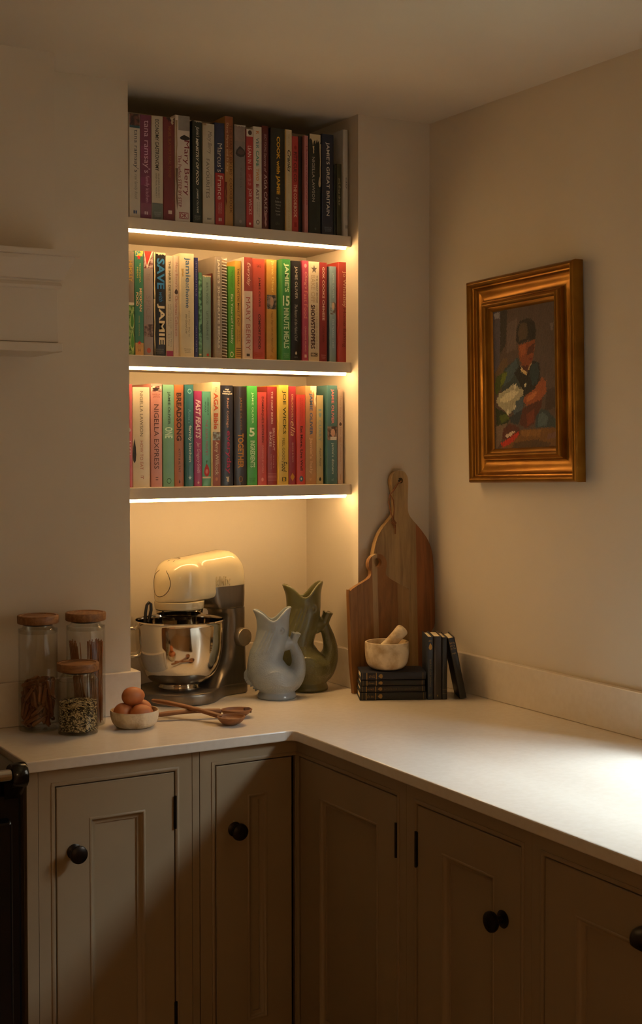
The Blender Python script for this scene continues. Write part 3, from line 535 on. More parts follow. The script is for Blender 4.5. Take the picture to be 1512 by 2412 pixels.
ROW3 = [
 (0.0246, 0.0382, 0.2697, 0.074, '#c04a4c', 0, 'coral red paperback at the left end, half hidden by the pier', [('marks', .55, .7, .3, .8, '#e8d0c8', 5), ('leaf', .42, .46, .3, .6, '#e8d8d0')]),
 (0.0387, 0.0878, 0.2626, 0.074, '#e4d6ba', 1, 'very thick cream book with thin grey capitals and an ink stain', [('NIGELLA LAWSON', .04, .49, .42, .6, '#6a6050'), ("HOW TO EAT", .535, .825, .42, .6, '#b06c5a'), ('leaf', .515, .76, .0, .2, '#26201c'), ('marks', .885, .925, .45, .62, '#b06c5a', 2)]),
 (0.0903, 0.1224, 0.2724, 0.074, '#d68f84', 0, 'salmon pink paperback with large dark capitals', [('photo', .02, .075, '#e8c8b8', '#5a3030'), ('strip', .04, .07, .1, .85, '#2e1c1c'), ('NIGELLA', .095, .112, .16, .84, '#8a4a44', 'h'), ('LAWSON', .117, .134, .2, .8, '#8a4a44', 'h'), ('NIGELLA EXPRESS', .2, .825, .28, .7, '#54302e'), ('marks', .905, .95, .4, .7, '#3a2624', 2)]),
 (0.1248, 0.1571, 0.2709, 0.074, '#6fae8c', 0, 'mint green paperback with dark capitals', [('JAMIE OLIVER', .07, .39, .38, .66, '#2f4a3c', 'm'), ('ONE', .415, .525, .16, .86, '#c2e4c8', 'b'), ('dot', .915, .97, .32, .72, '#2f4a3c'), ('dot', .921, .964, .36, .68, '#6fae8c')]),
 (0.1576, 0.1850, 0.2715, 0.074, '#b5672a', 0, 'burnt orange paperback with heavy dark capitals', [('BREADSONG', .08, .55, .22, .74, '#3a1e0c', 'b'), ('KITTY & AL TAIT', .63, .86, .42, .62, '#4a260e', 'm'), ('leaf', .93, .97, .45, .6, '#4a260e')]),
 (0.1877, 0.2120, 0.2719, 0.069, '#1f6f76', 1, 'teal hardback with pale blue lettering', [('dot', .04, .09, .25, .75, '#7ab4b4'), ('dot', .05, .08, .33, .67, '#1f6f76'), ("Anna's", .24, .38, .3, .66, '#5e9c9c'), ('family kitchen', .4, .76, .3, .72, '#cfe0d4', 'm'), ('star', .89, .94, .28, .74, '#a8cccc')]),
 (0.2148, 0.2383, 0.2556, 0.074, '#b0206c', 0, 'short magenta paperback with slanting white capitals', [('FAST FEASTS', .09, .5, .2, .82, '#f0d2d6', 'bi'), ('Jan Gregory-Smith', .535, .86, .26, .78, '#e8bcc8', 'i'), ('dot', .95, .975, .4, .65, '#e8bcc8')]),
 (0.2388, 0.2648, 0.2549, 0.074, '#58b498', 0, 'short turquoise paperback with a red chilli', [('DOMINIQUE', .065, .25, .58, .74, '#22483c', 'm'), ('WOOLF', .105, .22, .3, .46, '#22483c', 'm'), ('THE ASIAN PANTRY', .3, .68, .36, .64, '#a8586c'), ('leaf', .76, .9, .2, .82, '#b42a2a'), ('tri', .73, .77, .42, .6, '#2c6a34'), ('box', .9, .918, .02, .98, '#e8e0cc'), ('dot', .82, .87, .36, .66, '#d88a80')]),
 (0.2651, 0.2901, 0.2803, 0.066, '#e6d6b0', 1, 'tall cream hardback with an orange title and brown foot', [('band', .56, 1, '#9a4a1e'), ('photo', .48, .56, '#6a5a48', '#a8b8b8'), ('The', .045, .095, .35, .58, '#c0703c'), ('AGA Bible', .105, .455, .18, .7, '#c4582a', 'b'), ('Amy Willcock', .57, .895, .24, .74, '#ecd8bc', 'm'), ('dot', .915, .95, .35, .65, '#c88a60')]),
 (0.2948, 0.3320, 0.2722, 0.074, '#1b1b28', 1, 'dark navy book with a raspberry lowercase title', [('Hugh', .032, .05, .35, .65, '#e8e0d0', 'hb'), ('Fearnley-', .053, .072, .2, .8, '#e8e0d0', 'hb'), ('Whittingstall', .075, .094, .1, .9, '#e8e0d0', 'hb'), ('River Cottage', .125, .42, .42, .66, '#d8a080'), ('everyday', .45, .88, .36, .82, '#b42c54', 'm'), ('strip', .91, .965, .38, .68, '#d8ccb8')]),
 (0.3343, 0.3737, 0.2707, 0.074, '#221913', 1, 'dark brown hardback with amber capitals', [('JAMIE OLIVER', .11, .445, .42, .62, '#8c6234'), ('TOGETHER', .475, .825, .28, .74, '#bc822c', 'b'), ('dot', .905, .965, .36, .66, '#8a6230'), ('dot', .912, .958, .4, .62, '#3a2a1c')]),
 (0.3745, 0.4056, 0.2726, 0.074, '#34ac3c', 0, 'vivid green paperback with a large numeral', [('JAMIE OLIVER', .065, .38, .4, .64, '#c0ecb4', 'm'), ('5', .42, .51, .2, .74, '#e0f6d4', 'hb'), ('INGREDIENTS', .55, .82, .3, .76, '#d0f0c4', 'b')] + pj('#1c6a28')),
 (0.4069, 0.4352, 0.2563, 0.074, '#c83c32', 0, 'short scarlet paperback with dark capitals', [("DOMINIQUE'S KITCHEN", .05, .54, .4, .68, '#54160f', 'm'), ('DOMINIQUE WOOLF', .575, .87, .42, .64, '#e0928a'), ('dot', .92, .96, .38, .64, '#e0928a')]),
 (0.4365, 0.4666, 0.2721, 0.074, '#9a1c22', 0, 'carmine paperback with a striped foot', [('THE HAIRY BIKERS', .05, .38, .4, .6, '#e0b4a8', 'm'), ('BRILLIANT', .42, .65, .56, .78, '#e0b4a8', 'm'), ('BAKES', .46, .61, .22, .44, '#e0b4a8', 'm'), ('Si King &', .7, .83, .58, .72, '#d89c92'), ('Dave Myers', .69, .84, .32, .46, '#d89c92')] + [('box', .885 + .013 * i, .889 + .013 * i, .06, .96, '#c87a70') for i in range(6)]),
 (0.4676, 0.4998, 0.2766, 0.066, '#e2bc2c', 1, 'sunny yellow hardback with large dark capitals', [('JOE WICKS', .055, .49, .34, .74, '#45420e', 'm'), ('FEEL GOOD', .535, .755, .36, .62, '#5c5812'), ('Food', .765, .87, .3, .82, '#3c3a10', 'im'), ('box', .925, .965, .34, .74, '#45420e'), ('B', .93, .96, .42, .66, '#e2bc2c', 'hb')]),
 (0.5047, 0.5272, 0.2740, 0.074, '#a41f30', 0, 'cherry red paperback with a gold diamond', [('DELICIOUSLY', .08, .35, .38, .6, '#dcb07c', 'm'), ('ella', .355, .505, .25, .85, '#e4b884', 'i'), ('QUICK & EASY', .57, .775, .42, .64, '#e0b8a0'), ('diamond', .88, .965, .2, .8, '#cc9030')]),
 (0.5275, 0.5544, 0.2512, 0.069, '#cc3628', 0, 'short tomato red paperback with a blue dot', [('DR MEGAN ROSSI', .04, .26, .56, .66, '#7a1a14'), ('The Gut Health Doctor', .04, .29, .36, .46, '#7a1a14'), ('Eat More, Live Well', .35, .845, .36, .7, '#48130f', 'b'), ('dot', .905, .97, .28, .74, '#3a5a74'), ('dot', .925, .95, .42, .6, '#e8e0d0')]),
 (0.5577, 0.5929, 0.2764, 0.074, '#bd8a50', 0, 'tan paperback with blue-grey capitals and a torn head', [('JAMIE OLIVER', .075, .5, .32, .66, '#4c5c7e', 'b'), ("Jamie's Italy", .525, .895, .34, .66, '#dcb48a', 'm'), ('strip', 0, .22, .72, 1, '#f0dcb8'), ('torn', 0, .1, .45, 1, '#f0dcb8'), ('marks', .93, .96, .36, .6, '#dcb48a', 3, 'h')]),
 (0.5936, 0.6159, 0.2507, 0.074, '#c2ae74', 0, 'short khaki paperback with a heart in its title', [('I', .155, .175, .3, .68, '#829a9a', 'm'), ('heart', .195, .255, .3, .72, '#829a9a'), ('CURRY', .28, .52, .3, .7, '#829a9a', 'm'), ('Anjum Anand', .59, .8, .34, .7, '#4c3c1a', 'i'), ('leaf', .92, .965, .35, .68, '#2e2818')]),
 (0.6235, 0.6578, 0.2787, 0.066, '#3c7074', 1, 'grey-teal hardback with pink capitals and a portrait', [('photo', .415, .555, '#3a2c28', '#8a7468'), ('dot', .44, .52, .36, .76, '#c89c84'), ('box', .52, .555, .3, .9, '#d8d4cc'), ('JAMIE OLIVER', .035, .39, .34, .66, '#d28484', 'b'), ("jamie's dinners", .585, .9, .38, .68, '#c4d2c8', 'm'), ('marks', .94, .97, .42, .66, '#8aa8a4', 3, 'h')]),
 (0.6608, 0.6785, 0.2680, 0.070, '#d2b49c', 0, 'slim pale rose paperback at the right-hand end', [("Mary Berry's", .07, .33, .34, .68, '#b48c78'), ('leaf', .345, .385, .25, .75, '#5a4434'), ('New Aga Cookbook', .4, .77, .34, .68, '#b48c78'), ('box', .9, .96, .45, .55, '#b48c78')]),
]
for row, zt, nm, pref in ((ROW1, SZ[0], 'top', 'books on the top shelf'), (ROW2, SZ[1], 'middle', 'books on the middle shelf'), (ROW3, SZ[2], 'bottom', 'books on the bottom shelf')):
    for b in row:
        if b == 'spiral':
            xa, xb, hh = 0.2968, 0.3173, 0.2739
            t = thing('spiral_bound_book', 'white spiral-bound book with open wire rings facing out, on the middle shelf', 'book', ((xa + xb) / 2, .074, zt + .0004), group=pref)
            wd = xb - xa
            MB().box(-wd / 2, .008, 0, -wd / 2 + .001, .2, hh).box(wd / 2 - .001, .008, 0, wd / 2, .2, hh).build('cover', M('#d8cdb8', .5, name='card_cover'), t)
            MB().box(-wd / 2 + .0012, .012, .001, wd / 2 - .0012, .198, hh - .001).build('pages', M('#8a7660', .9, var=.1, scale=200, name='page_edges_brown'), t)
            rm = M('#e8e4da', .4, name='ring_plastic'); ring = None
            for k in range(34):
                if ring is None:
                    ring = MB().tube([(wd * .46 * cos(a), .0085 - .0085 * sin(a), .0012 * a) for a in [PI * i / 8 for i in range(9)]], .0013, 6).build('ring', rm, t, smooth=60); o = ring
                else:
                    o = ring.copy(); C.objects.link(o); o.parent = t
                o.location = (0, 0, .006 + k * (hh - .014) / 33)
            continue
        xa, xb, h, y, col, hard, desc, dec = b
        dep = min(.288 - y, .165 + .2 * abs(h - .2) + (.03 if hard else .0))
        make_book('cookbook', desc + ' on the %s shelf' % nm, 'book', pref, ((xa + xb) / 2, y, zt + .0004), (0, 0, 0), xb - xa, h, dep, col, dec, bool(hard), .4)
# ---------------------------------------------------------------- stand mixer in the alcove
CREAM = M('#e6d6ae', .16, var=.01, scale=8, coat=.6, name='cream_enamel')
GUN = M('#7d7468', .34, metal=.85, var=.04, scale=120, stretch=(1, 1, .2), name='brushed_gunmetal')
CHROME = M('#d8d2c8', .06, metal=1., var=.01, scale=20, name='chrome')
BOWLM = M('#d6cfc2', .075, metal=1., var=.015, scale=25, name='polished_bowl_steel')
DARK = M('#16120f', .3, var=.2, scale=30, name='dark_plastic')
t = thing('stand_mixer', 'cream and steel stand mixer with polished bowl, in the lit alcove', 'mixer', (.189, .117, CT + .0004), (0, 0, math.radians(14)))
def hw(x):      # half width of the body in plan
    r = .121
    if x <= 0: return math.sqrt(max(r * r - x * x, 1e-8))
    k = min(1, x / .125); k = k * k * (3 - 2 * k)
    return r + (.062 - r) * k
def plan(xf, xr, z, n=26, rf=.03, rb=.03, ins=0., wmax=9):
    top = []
    for i in range(n + 1):
        x = xf + (xr - xf) * (.5 - .5 * cos(PI * i / n)); h = max(min(hw(x), wmax) - ins, 1e-4)
        if xf > -.1 and x < xf + rf: h *= math.sqrt(max(0, 1 - ((xf + rf - x) / rf) ** 2))
        if x > xr - rb: h *= math.sqrt(max(0, 1 - ((x - xr + rb) / rb) ** 2)) * .7 + .3 if x < xr - 1e-6 else .3
        top.append((x, max(h, .0004)))
    return [(x, h, z) for x, h in top] + [(x, -h, z) for x, h in reversed(top)]
rings = [plan(-.1205, .208, 0, ins=.002), plan(-.121, .209, .003), plan(-.121, .209, .024), plan(-.1185, .2085, .029, ins=.002), plan(-.114, .208, .031, ins=.005)]
MB().loft(rings).build('base', GUN, t, smooth=50)
rings = []
for i in range(15):
    k = i / 14; z = .0305 + .115 * k; xf = .122 - .088 * (1 - k) ** 3
    rings.append(plan(xf, .208 - .004 * k, z, rf=.035, ins=.002 + .003 * k))
for z in (.18, .20, .222): rings.append(plan(.123, .203, z, rf=.035, ins=.005))
rings.append(plan(.112, .203, .2375, rf=.035, ins=.005))
MB().loft(rings).build('column', GUN, t, smooth=50)
rings = [plan(.085, .2025, .2385, rf=.03, ins=.0075, wmax=.060), plan(.075, .203, .242, rf=.034, ins=.0055, wmax=.060), plan(.066, .203, .255, rf=.035, ins=.004, wmax=.060), plan(.06, .203, .275, rf=.035, ins=.003, wmax=.060), plan(.055, .203, .3, rf=.03, ins=.003, wmax=.060)]
MB().loft(rings).build('tilt_neck', GUN, t, smooth=50)
# head: cross-sections along the mixer's length
def head_section(x):
    # half width, bottom, top
    x0, x1 = -.0685, .206
    r = .0685
    if x < 0: w = math.sqrt(max(r * r - x * x, 1e-6))
    else:
        k = min(1, max(0, (x - .01) / .055)); k = k * k * (3 - 2 * k); w = math.sqrt(max(r * r - x * x, 0)) * (1 - k) + .0565 * k if x < r else .0565
    tp = .380 + .018 * max(0, min(1, (x + .01) / .17))
    f = max(0, (-.005 - x) / .0635)
    tp -= .072 * (1 - math.sqrt(max(0, 1 - min(1, f) ** 2)))
    bt = .268 + .026 * max(0, min(1, (x - .06) / .12)) ** 1.2
    if x > .146:
        q = min(1, (x - .146) / .06); s_ = math.sqrt(max(0, 1 - q * q)); tp = bt + .02 + (tp - bt - .02) * (s_ * .85 + .15 * (1 - q)); w *= s_ * .55 + .45
    return w, bt, tp
rings = []; N = 40; nx = 44
for i in range(nx + 1):
    x = -.0683 + (.2058 + .0683) * (.5 - .5 * cos(PI * i / nx)); w, bt, tp = head_section(x); ring = []
    for k in range(N):
        a = 2 * PI * k / N; ca, sa = cos(a), sin(a)
        zc_ = bt + (tp - bt) * .42
        if sa >= 0: y = w * abs(ca) ** .58 * (1 if ca >= 0 else -1); z = zc_ + (tp - zc_) * abs(sa) ** .58
        else: y = w * abs(ca) ** .14 * (1 if ca >= 0 else -1); z = zc_ - (zc_ - bt) * abs(sa) ** .5
        ring.append((x, y, z))
    rings.append(ring)
MB().loft(rings).build('head', CREAM, t, smooth=40)
MB().lathe([(0, .2445), (.060, .2445), (.0655, .246), (.067, .25), (.0682, .266), (.066, .2675), (0, .2675)], 48).build('drive_housing', CREAM, t, smooth=40)
MB().lathe([(0, .2312), (.058, .2312), (.0625, .233), (.0645, .244), (0, .244)], 48).build('chrome_ring', CHROME, t, smooth=40)
MB().lathe([(0, .215), (.02, .215), (.024, .222), (.05, .226), (.052, .231), (0, .231)], 32).build('drive_hub', DARK, t, smooth=40)
MB().tube([(0, 0, .215), (0, 0, .14), (.0, 0, .1)], .006, 10).build('tool_shaft', CHROME, t, smooth=40)
# attachment cap on the nose: flat seam outline (round with a thumb tab)
cap = []
for i in range(40):
    a = 2 * PI * i / 40; y = .036 * sin(a); z = .318 - .036 * cos(a)
    if abs(a - PI) < .42: z += .028 * (1 - (abs(a - PI) / .42) ** 4) ** .5; y *= 1.0 if abs(a - PI) > .3 else .95
    cap.append((y, z))
def nose_x(y, z):
    # front surface of the head at (y, z): march along x until the section holds the point
    lo, hi = -.0683, .0
    for _ in range(24):
        md = (lo + hi) / 2; w, bt, tp = head_section(md); zc_ = bt + (tp - bt) * .42
        if z >= zc_: v = (abs(y) / w) ** (2 / .58) + (abs(z - zc_) / (tp - zc_)) ** (2 / .58)
        else: v = (abs(y) / w) ** (2 / .14) + (abs(z - zc_) / (zc_ - bt)) ** (2 / .5)
        if v > 1: lo = md
        else: hi = md
    return hi
MB().tube([(nose_x(y, z) - .0001, y, z) for y, z in cap] + [(nose_x(*cap[0]) - .0001, *cap[0])], .0009, 6).build('attachment_cap_seam', M('#4a3c26', .5, name='seam_gap'), t)
# raised name on the near side of the head
tx, tf, asp = text_geo('kMix', .02)
mb = MB(); n0 = len(tx)
P0 = [(.082 + .052 * a, -.0568, .3035 + .026 * b - .0) for a, b in tx]; P1 = [(x, y - .0016, z) for x, y, z in P0]
mb.add(P1, tf)
ed = {}
for f in tf:
    for i in range(len(f)): e_ = (f[i], f[(i + 1) % len(f)]); ed[e_] = 1
side = [(a, b, b + n0, a + n0) for (a, b) in ed if (b, a) not in ed]
mb.add(P1 + P0, side)
mb.build('raised_lettering', M('#cdbc92', .3, name='cream_letters'), t)
# speed dial
dial = MB().lathe([(0, 0), (.024, 0), (.0255, .003), (.0255, .014), (.0235, .0185), (.018, .0195), (0, .0195)], 36).xform(Matrix.Translation((.170, -.0565, .157)) @ Matrix.Rotation(PI / 2, 4, 'X'))
dial.build('speed_dial', M('#b5aa98', .38, metal=.9, var=.05, scale=80, name='dial_steel'), t, smooth=40)
# bowl with rolled rim, foot and handle
bo = MB(); prof = [(.056, .034), (.055, .03), (.050, .029), (.0, .029)]
outer = [(.05, .0345), (.062, .044), (.082, .056), (.1, .078), (.1105, .105), (.1165, .14), (.119, .18), (.1195, .21)]
rim = [(.1215, .212), (.1225, .2145), (.121, .217), (.1185, .216)]
inner = [(.1175, .21), (.117, .18), (.1145, .14), (.1085, .106), (.098, .08), (.08, .059), (.06, .047), (0, .044)]
def smooth_prof(p, n=3):
    out = []
    for i in range(len(p) - 1):
        a, b = p[i], p[i + 1]; p0 = p[max(0, i - 1)]; p3 = p[min(len(p) - 1, i + 2)]
        for k in range(n):
            s = k / n
            out.append(tuple(.5 * ((2 * a[j]) + (-p0[j] + b[j]) * s + (2 * p0[j] - 5 * a[j] + 4 * b[j] - p3[j]) * s * s + (-p0[j] + 3 * a[j] - 3 * b[j] + p3[j]) * s ** 3) for j in (0, 1)))
    out.append(p[-1]); return out
bowl = MB().lathe([(0, .0335)] + smooth_prof(outer, 4) + rim + smooth_prof(inner, 3), 72).build('bowl', BOWLM, t, smooth=50)
MB().lathe([(0, .0312), (.056, .0312), (.057, .034), (.053, .037), (.051, .044), (0, .044)], 48).build('bowl_foot', BOWLM, t, smooth=40)
a0 = math.radians(152)
hp = [(.119, .195), (.128, .197), (.142, .195), (.149, .186), (.150, .165), (.148, .14), (.14, .125), (.128, .12), (.1135, .122)]
MB().tube([(r * cos(a0), r * sin(a0), z) for r, z in smooth_prof(hp, 3)], .0095, 14, flat=.55).build('bowl_handle', BOWLM, bowl, smooth=50)
# dark looped handle standing in the bowl
wl = thing('whisk', 'dark loop-handled whisk standing in the mixer bowl', 'utensil', (.189 - .104, .117 - .008, CT + .075))
P = [(.012, .002, 0), (.006, .001, .06), (.0, 0, .125), (.002, 0, .165), (.006, 0, .186), (.012, 0, .193), (.0175, 0, .188), (.018, 0, .172), (.014, 0, .155), (.0105, 0, .14)]
MB().tube(smooth_prof3 if False else P, .0042, 10).build('loop_handle', DARK, wl, smooth=50)

# ---------------------------------------------------------------- fish-shaped glug jugs
def interp(tab, z):
    for i in range(len(tab) - 1):
        if z <= tab[i + 1][0]:
            k = (z - tab[i][0]) / (tab[i + 1][0] - tab[i][0]); k = max(0, min(1, k)); k = k * k * (3 - 2 * k) * .5 + k * .5
            return [tab[i][j] + (tab[i + 1][j] - tab[i][j]) * k for j in range(1, len(tab[i]))]
    return list(tab[-1][1:])
def jug_source():
    mb = MB(); S = 48
    # z : centre x, half x, half y
    T = [(.0, .0, .052, .052), (.006, 0, .0535, .0535), (.012, 0, .0505, .0505), (.018, 0, .046, .046), (.024, 0, .052, .05), (.04, -.002, .066, .058), (.058, -.008, .0715, .060), (.075, -.017, .064, .057), (.09, -.027, .0535, .051), (.105, -.031, .047, .046), (.125, -.0265, .0475, .042), (.145, -.018, .047, .039), (.165, -.0125, .045, .036), (.185, -.0095, .044, .034), (.205, -.010, .045, .036), (.2225, -.0105, .047, .038)]
    zs = [i * .2225 / 52 for i in range(53)]
    def ring(z, ins=0., lift=1.):
        cx, hx, hy = interp(T, z); r = []
        q = max(0, (z - .165) / .0575) if z > .165 else 0
        for k in range(S):
            a = 2 * PI * k / S; ca, sa = cos(a), sin(a)
            c2 = abs(ca); c2 = c2 * c2 * (3 - 2 * c2); up = q * (.020 * c2 * (1.15 if ca > 0 else .85) - .012 * (1 - c2))
            fl = 1 + .5 * max(0, q - .6) ** 1.5 * c2 ** 3 * (1.25 if ca < 0 else .8)
            pinch = 1 - .08 * q * abs(ca)
            r.append((cx + (hx * fl - ins) * ca, (hy - ins) * sa * pinch, z + up * lift))
        return r
    rings = [ring(z) for z in zs]
    inn = [ring(z, .007) for z in reversed(zs) if z > .085]
    top = ring(zs[-1], .0035); top = [(x, y, z + .0035) for x, y, z in top]
    mb.loft(rings + [top] + inn)
    # tail sweeping up from the back to the neck
    tp = [(.02, 0, .040), (.040, 0, .050), (.054, 0, .068), (.0595, 0, .09), (.0565, 0, .112), (.0495, 0, .132), (.0435, 0, .148), (.042, 0, .160)]
    tr = [.036, .033, .026, .0195, .0165, .0142, .0125, .012]
    P = [Vector(p) for p in tp]; fine = []; fr_ = []
    for i in range(len(P) - 1):
        for k in range(4):
            s = k / 4; p0 = P[max(0, i - 1)]; p1 = P[i]; p2 = P[i + 1]; p3 = P[min(len(P) - 1, i + 2)]
            fine.append(.5 * ((2 * p1) + (-p0 + p2) * s + (2 * p0 - 5 * p1 + 4 * p2 - p3) * s * s + (-p0 + 3 * p1 - 3 * p2 + p3) * s ** 3)); fr_.append(tr[i] + (tr[i + 1] - tr[i]) * s)
    fine.append(P[-1]); fr_.append(tr[-1])
    mb.tube(fine, fr_, 20, flat=1.0, upv=(0, 1, 0))
    # bridge joining tail and neck above the hole, and the ribbed tail fan
    mb.tube([(.006, 0, .148), (.026, 0, .147), (.044, 0, .149)], [.024, .0205, .014], 16, upv=(0, 1, 0))
    mb.tube([(-.02, 0, .058), (.01, 0, .056), (.04, 0, .062)], [.03, .027, .022], 16, upv=(0, 1, 0))
    fan = []
    for q in range(9):
        k = q / 8; cx_, cz_ = .0405 + .011 * k + .003 * k * k, .140 + .036 * k; rx_ = .0125 - .003 * k + .0035 * k ** 3; ry_ = .0115 + .0085 * k ** 1.5
        fan.append([(cx_ + rx_ * cos(a) * (1 + .05 * k * cos(9 * a)), ry_ * sin(a) * (1 + .06 * k * cos(9 * a)), cz_ - .25 * rx_ * cos(a) * 1.0 + (.002 * cos(9 * a) if q == 8 else 0)) for a in [2 * PI * i / 36 for i in range(36)]])
    mb.loft(fan)
    # dorsal fin ridges low on the belly side, gill fin ridges, eyes
    for k in range(9):
        z = .022 + k * .0058; cx, hx, hy = interp(T, z)
        mb.tube([(cx - hx * .9, 0, z + .012), (cx - hx - .004, 0, z + .002), (cx - hx - .0125 + .0008 * abs(k - 4), 0, z - .004)], [.005, .0042, .002], 8)
    for s_ in (-1, 1):
        for k in range(6):
            a = -.5 + k * .17; b0 = Vector((-.012 + k * .003, 0, .075 + k * .003))
            pts = []
            for q in range(6):
                x = -.034 + q * .010 + k * .001; z = .068 - k * .0065 + .010 * sin(q * .6); cx, hx, hy = interp(T, z)
                c_ = max(-.98, min(.98, (x - cx) / hx)); pts.append((x, s_ * (hy * math.sqrt(1 - c_ * c_) + .0002), z))
            mb.tube(pts, [.0016, .0024, .0028, .0028, .0024, .0014], 6)
        z = .186; cx, hx, hy = interp(T, z)
        ex, ey = .012, hy * .86 * s_
        mb.tube([(ex + .0085 * cos(a), ey, z + .0085 * sin(a)) for a in [2 * PI * i / 16 for i in range(17)]], .002, 6)
        mb.lathe([(0, -.003), (.004, -.002), (.0045, 0), (.003, .003), (0, .004)], 12, (ex, ey, z))
        for k in range(4):
            pts = []
            for q in range(7):
                z_ = .118 + k * .004 + q * .011; cx, hx, hy = interp(T, z_); x = cx - hx * (.72 - k * .2) + q * q * .0003; c_ = max(-.98, min(.98, (x - cx) / hx))
                pts.append((x, s_ * (hy * math.sqrt(1 - c_ * c_)), z_))
            mb.tube(pts, .0022, 6)
    return mb
src = jug_source(); o = src.build('jug_source', WALL); rm = o.modifiers.new('fuse', 'REMESH'); rm.mode = 'VOXEL'; rm.voxel_size = .0019; rm.use_smooth_shade = True
sm = o.modifiers.new('soften', 'SMOOTH'); sm.factor = .5; sm.iterations = 3
dg = bpy.context.evaluated_depsgraph_get(); dg.update()
jug_me = bpy.data.meshes.new_from_object(o.evaluated_get(dg)); jug_me.name = 'fish_jug'
bpy.data.objects.remove(o)
def scales(base, c2):
    mt = bpy.data.materials.new('glazed_scales'); mt.use_nodes = True; nt = mt.node_tree; b = nt.nodes['Principled BSDF']
    b.inputs['Roughness'].default_value = .28; b.inputs['Coat Weight'].default_value = .35; b.inputs['Coat Roughness'].default_value = .1
    tc = nt.nodes.new('ShaderNodeTexCoord'); vo = nt.nodes.new('ShaderNodeTexVoronoi'); vo.inputs['Scale'].default_value = 260
    sx = nt.nodes.new('ShaderNodeSeparateXYZ'); rp = nt.nodes.new('ShaderNodeMapRange'); rp.inputs[1].default_value = .11; rp.inputs[2].default_value = .15; rp.inputs[3].default_value = 1; rp.inputs[4].default_value = .05
    lo = nt.nodes.new('ShaderNodeMapRange'); lo.inputs[1].default_value = .016; lo.inputs[2].default_value = .024
    mu = nt.nodes.new('ShaderNodeMath'); mu.operation = 'MULTIPLY'; m2 = nt.nodes.new('ShaderNodeMath'); m2.operation = 'MULTIPLY'
    nt.links.new(tc.outputs['Object'], vo.inputs['Vector']); nt.links.new(tc.outputs['Object'], sx.inputs[0])
    nt.links.new(sx.outputs['Z'], rp.inputs[0]); nt.links.new(sx.outputs['Z'], lo.inputs[0]); nt.links.new(vo.outputs['Distance'], mu.inputs[0]); nt.links.new(rp.outputs[0], mu.inputs[1])
    nt.links.new(mu.outputs[0], m2.inputs[0]); nt.links.new(lo.outputs[0], m2.inputs[1])
    bp = nt.nodes.new('ShaderNodeBump'); bp.inputs['Strength'].default_value = .5; bp.inputs['Distance'].default_value = .002; bp.invert = True
    nt.links.new(m2.outputs[0], bp.inputs['Height']); nt.links.new(bp.outputs[0], b.inputs['Normal'])
    nz = nt.nodes.new('ShaderNodeTexNoise'); nz.inputs['Scale'].default_value = 25; rr_ = nt.nodes.new('ShaderNodeValToRGB'); e = rr_.color_ramp.elements
    e[0].position = .35; e[1].position = .65; e[0].color = (*lin(base), 1); e[1].color = (*lin(c2), 1)
    nt.links.new(tc.outputs['Object'], nz.inputs['Vector']); nt.links.new(nz.outputs['Fac'], rr_.inputs[0]); nt.links.new(rr_.outputs[0], b.inputs['Base Color'])
    return mt
for loc, rz, s_, mt, lb in (((.424, -.002, CT + .0003), -24, (1, 1, 1), scales('#8e9aa4', '#98a4ad'), 'pale blue-grey fish-shaped jug in front of the taller green one'),
                        ((.556, .062, CT + .0003), -20, (1.1, 1.1, 1.235), scales('#5c5a38', '#686640'), 'tall olive green fish-shaped jug at the back of the alcove')):
    me = jug_me if s_[0] == 1 else jug_me.copy()
    me.materials.clear(); me.materials.append(mt); me.polygons.foreach_set('use_smooth', [True] * len(me.polygons))
    o = bpy.data.objects.new('fish_jug', me); C.objects.link(o); o.location = loc; o.rotation_euler = (0, 0, math.radians(rz)); o.scale = s_
    tag(o, lb, 'jug', 'fish-shaped jugs')

# ---------------------------------------------------------------- chopping boards leaning on the pier
def board(name, label, out, hole, hr, cuts, mats, thick, loc, lean, grip=True):
    t = thing(name, label, 'chopping board', loc, (math.radians(-lean), 0, 0), 'wooden chopping boards')
    # flat face with hole, cut into staves, then given thickness
    bm = bmesh.new(); vs = [bm.verts.new((x, 0, z)) for x, z in out]; ed = [bm.edges.new((vs[i], vs[(i + 1) % len(vs)])) for i in range(len(vs))]
    hv = [bm.verts.new((hole[0] + hr * cos(2 * PI * i / 24), 0, hole[1] + hr * sin(2 * PI * i / 24))) for i in range(24)]
    ed += [bm.edges.new((hv[i], hv[(i + 1) % 24])) for i in range(24)]
    bmesh.ops.triangle_fill(bm, edges=ed, use_beauty=True)
    for c in cuts: bmesh.ops.bisect_plane(bm, geom=bm.verts[:] + bm.edges[:] + bm.faces[:], plane_co=(c, 0, 0), plane_no=(1, 0, 0))
    bm.faces.ensure_lookup_table()
    lims = [-9] + list(cuts) + [9]
    for k in range(len(lims) - 1):
        b2 = bm.copy(); dl = [f for f in b2.faces if not (lims[k] < f.calc_center_median().x < lims[k + 1])]
        bmesh.ops.delete(b2, geom=dl, context='FACES')
        if not b2.faces: b2.free(); continue
        bmesh.ops.recalc_face_normals(b2, faces=b2.faces)
        r = bmesh.ops.extrude_face_region(b2, geom=b2.faces[:])
        bmesh.ops.translate(b2, vec=(0, thick, 0), verts=[v for v in r['geom'] if isinstance(v, bmesh.types.BMVert)])
        bmesh.ops.dissolve_limit(b2, angle_limit=.01, verts=b2.verts[:], edges=b2.edges[:])
        bmesh.ops.recalc_face_normals(b2, faces=b2.faces)
        me = bpy.data.meshes.new('stave'); b2.to_mesh(me); b2.free(); me.materials.append(mats[k])
        o = bpy.data.objects.new('stave', me); C.objects.link(o); o.parent = t
    bm.free(); return t
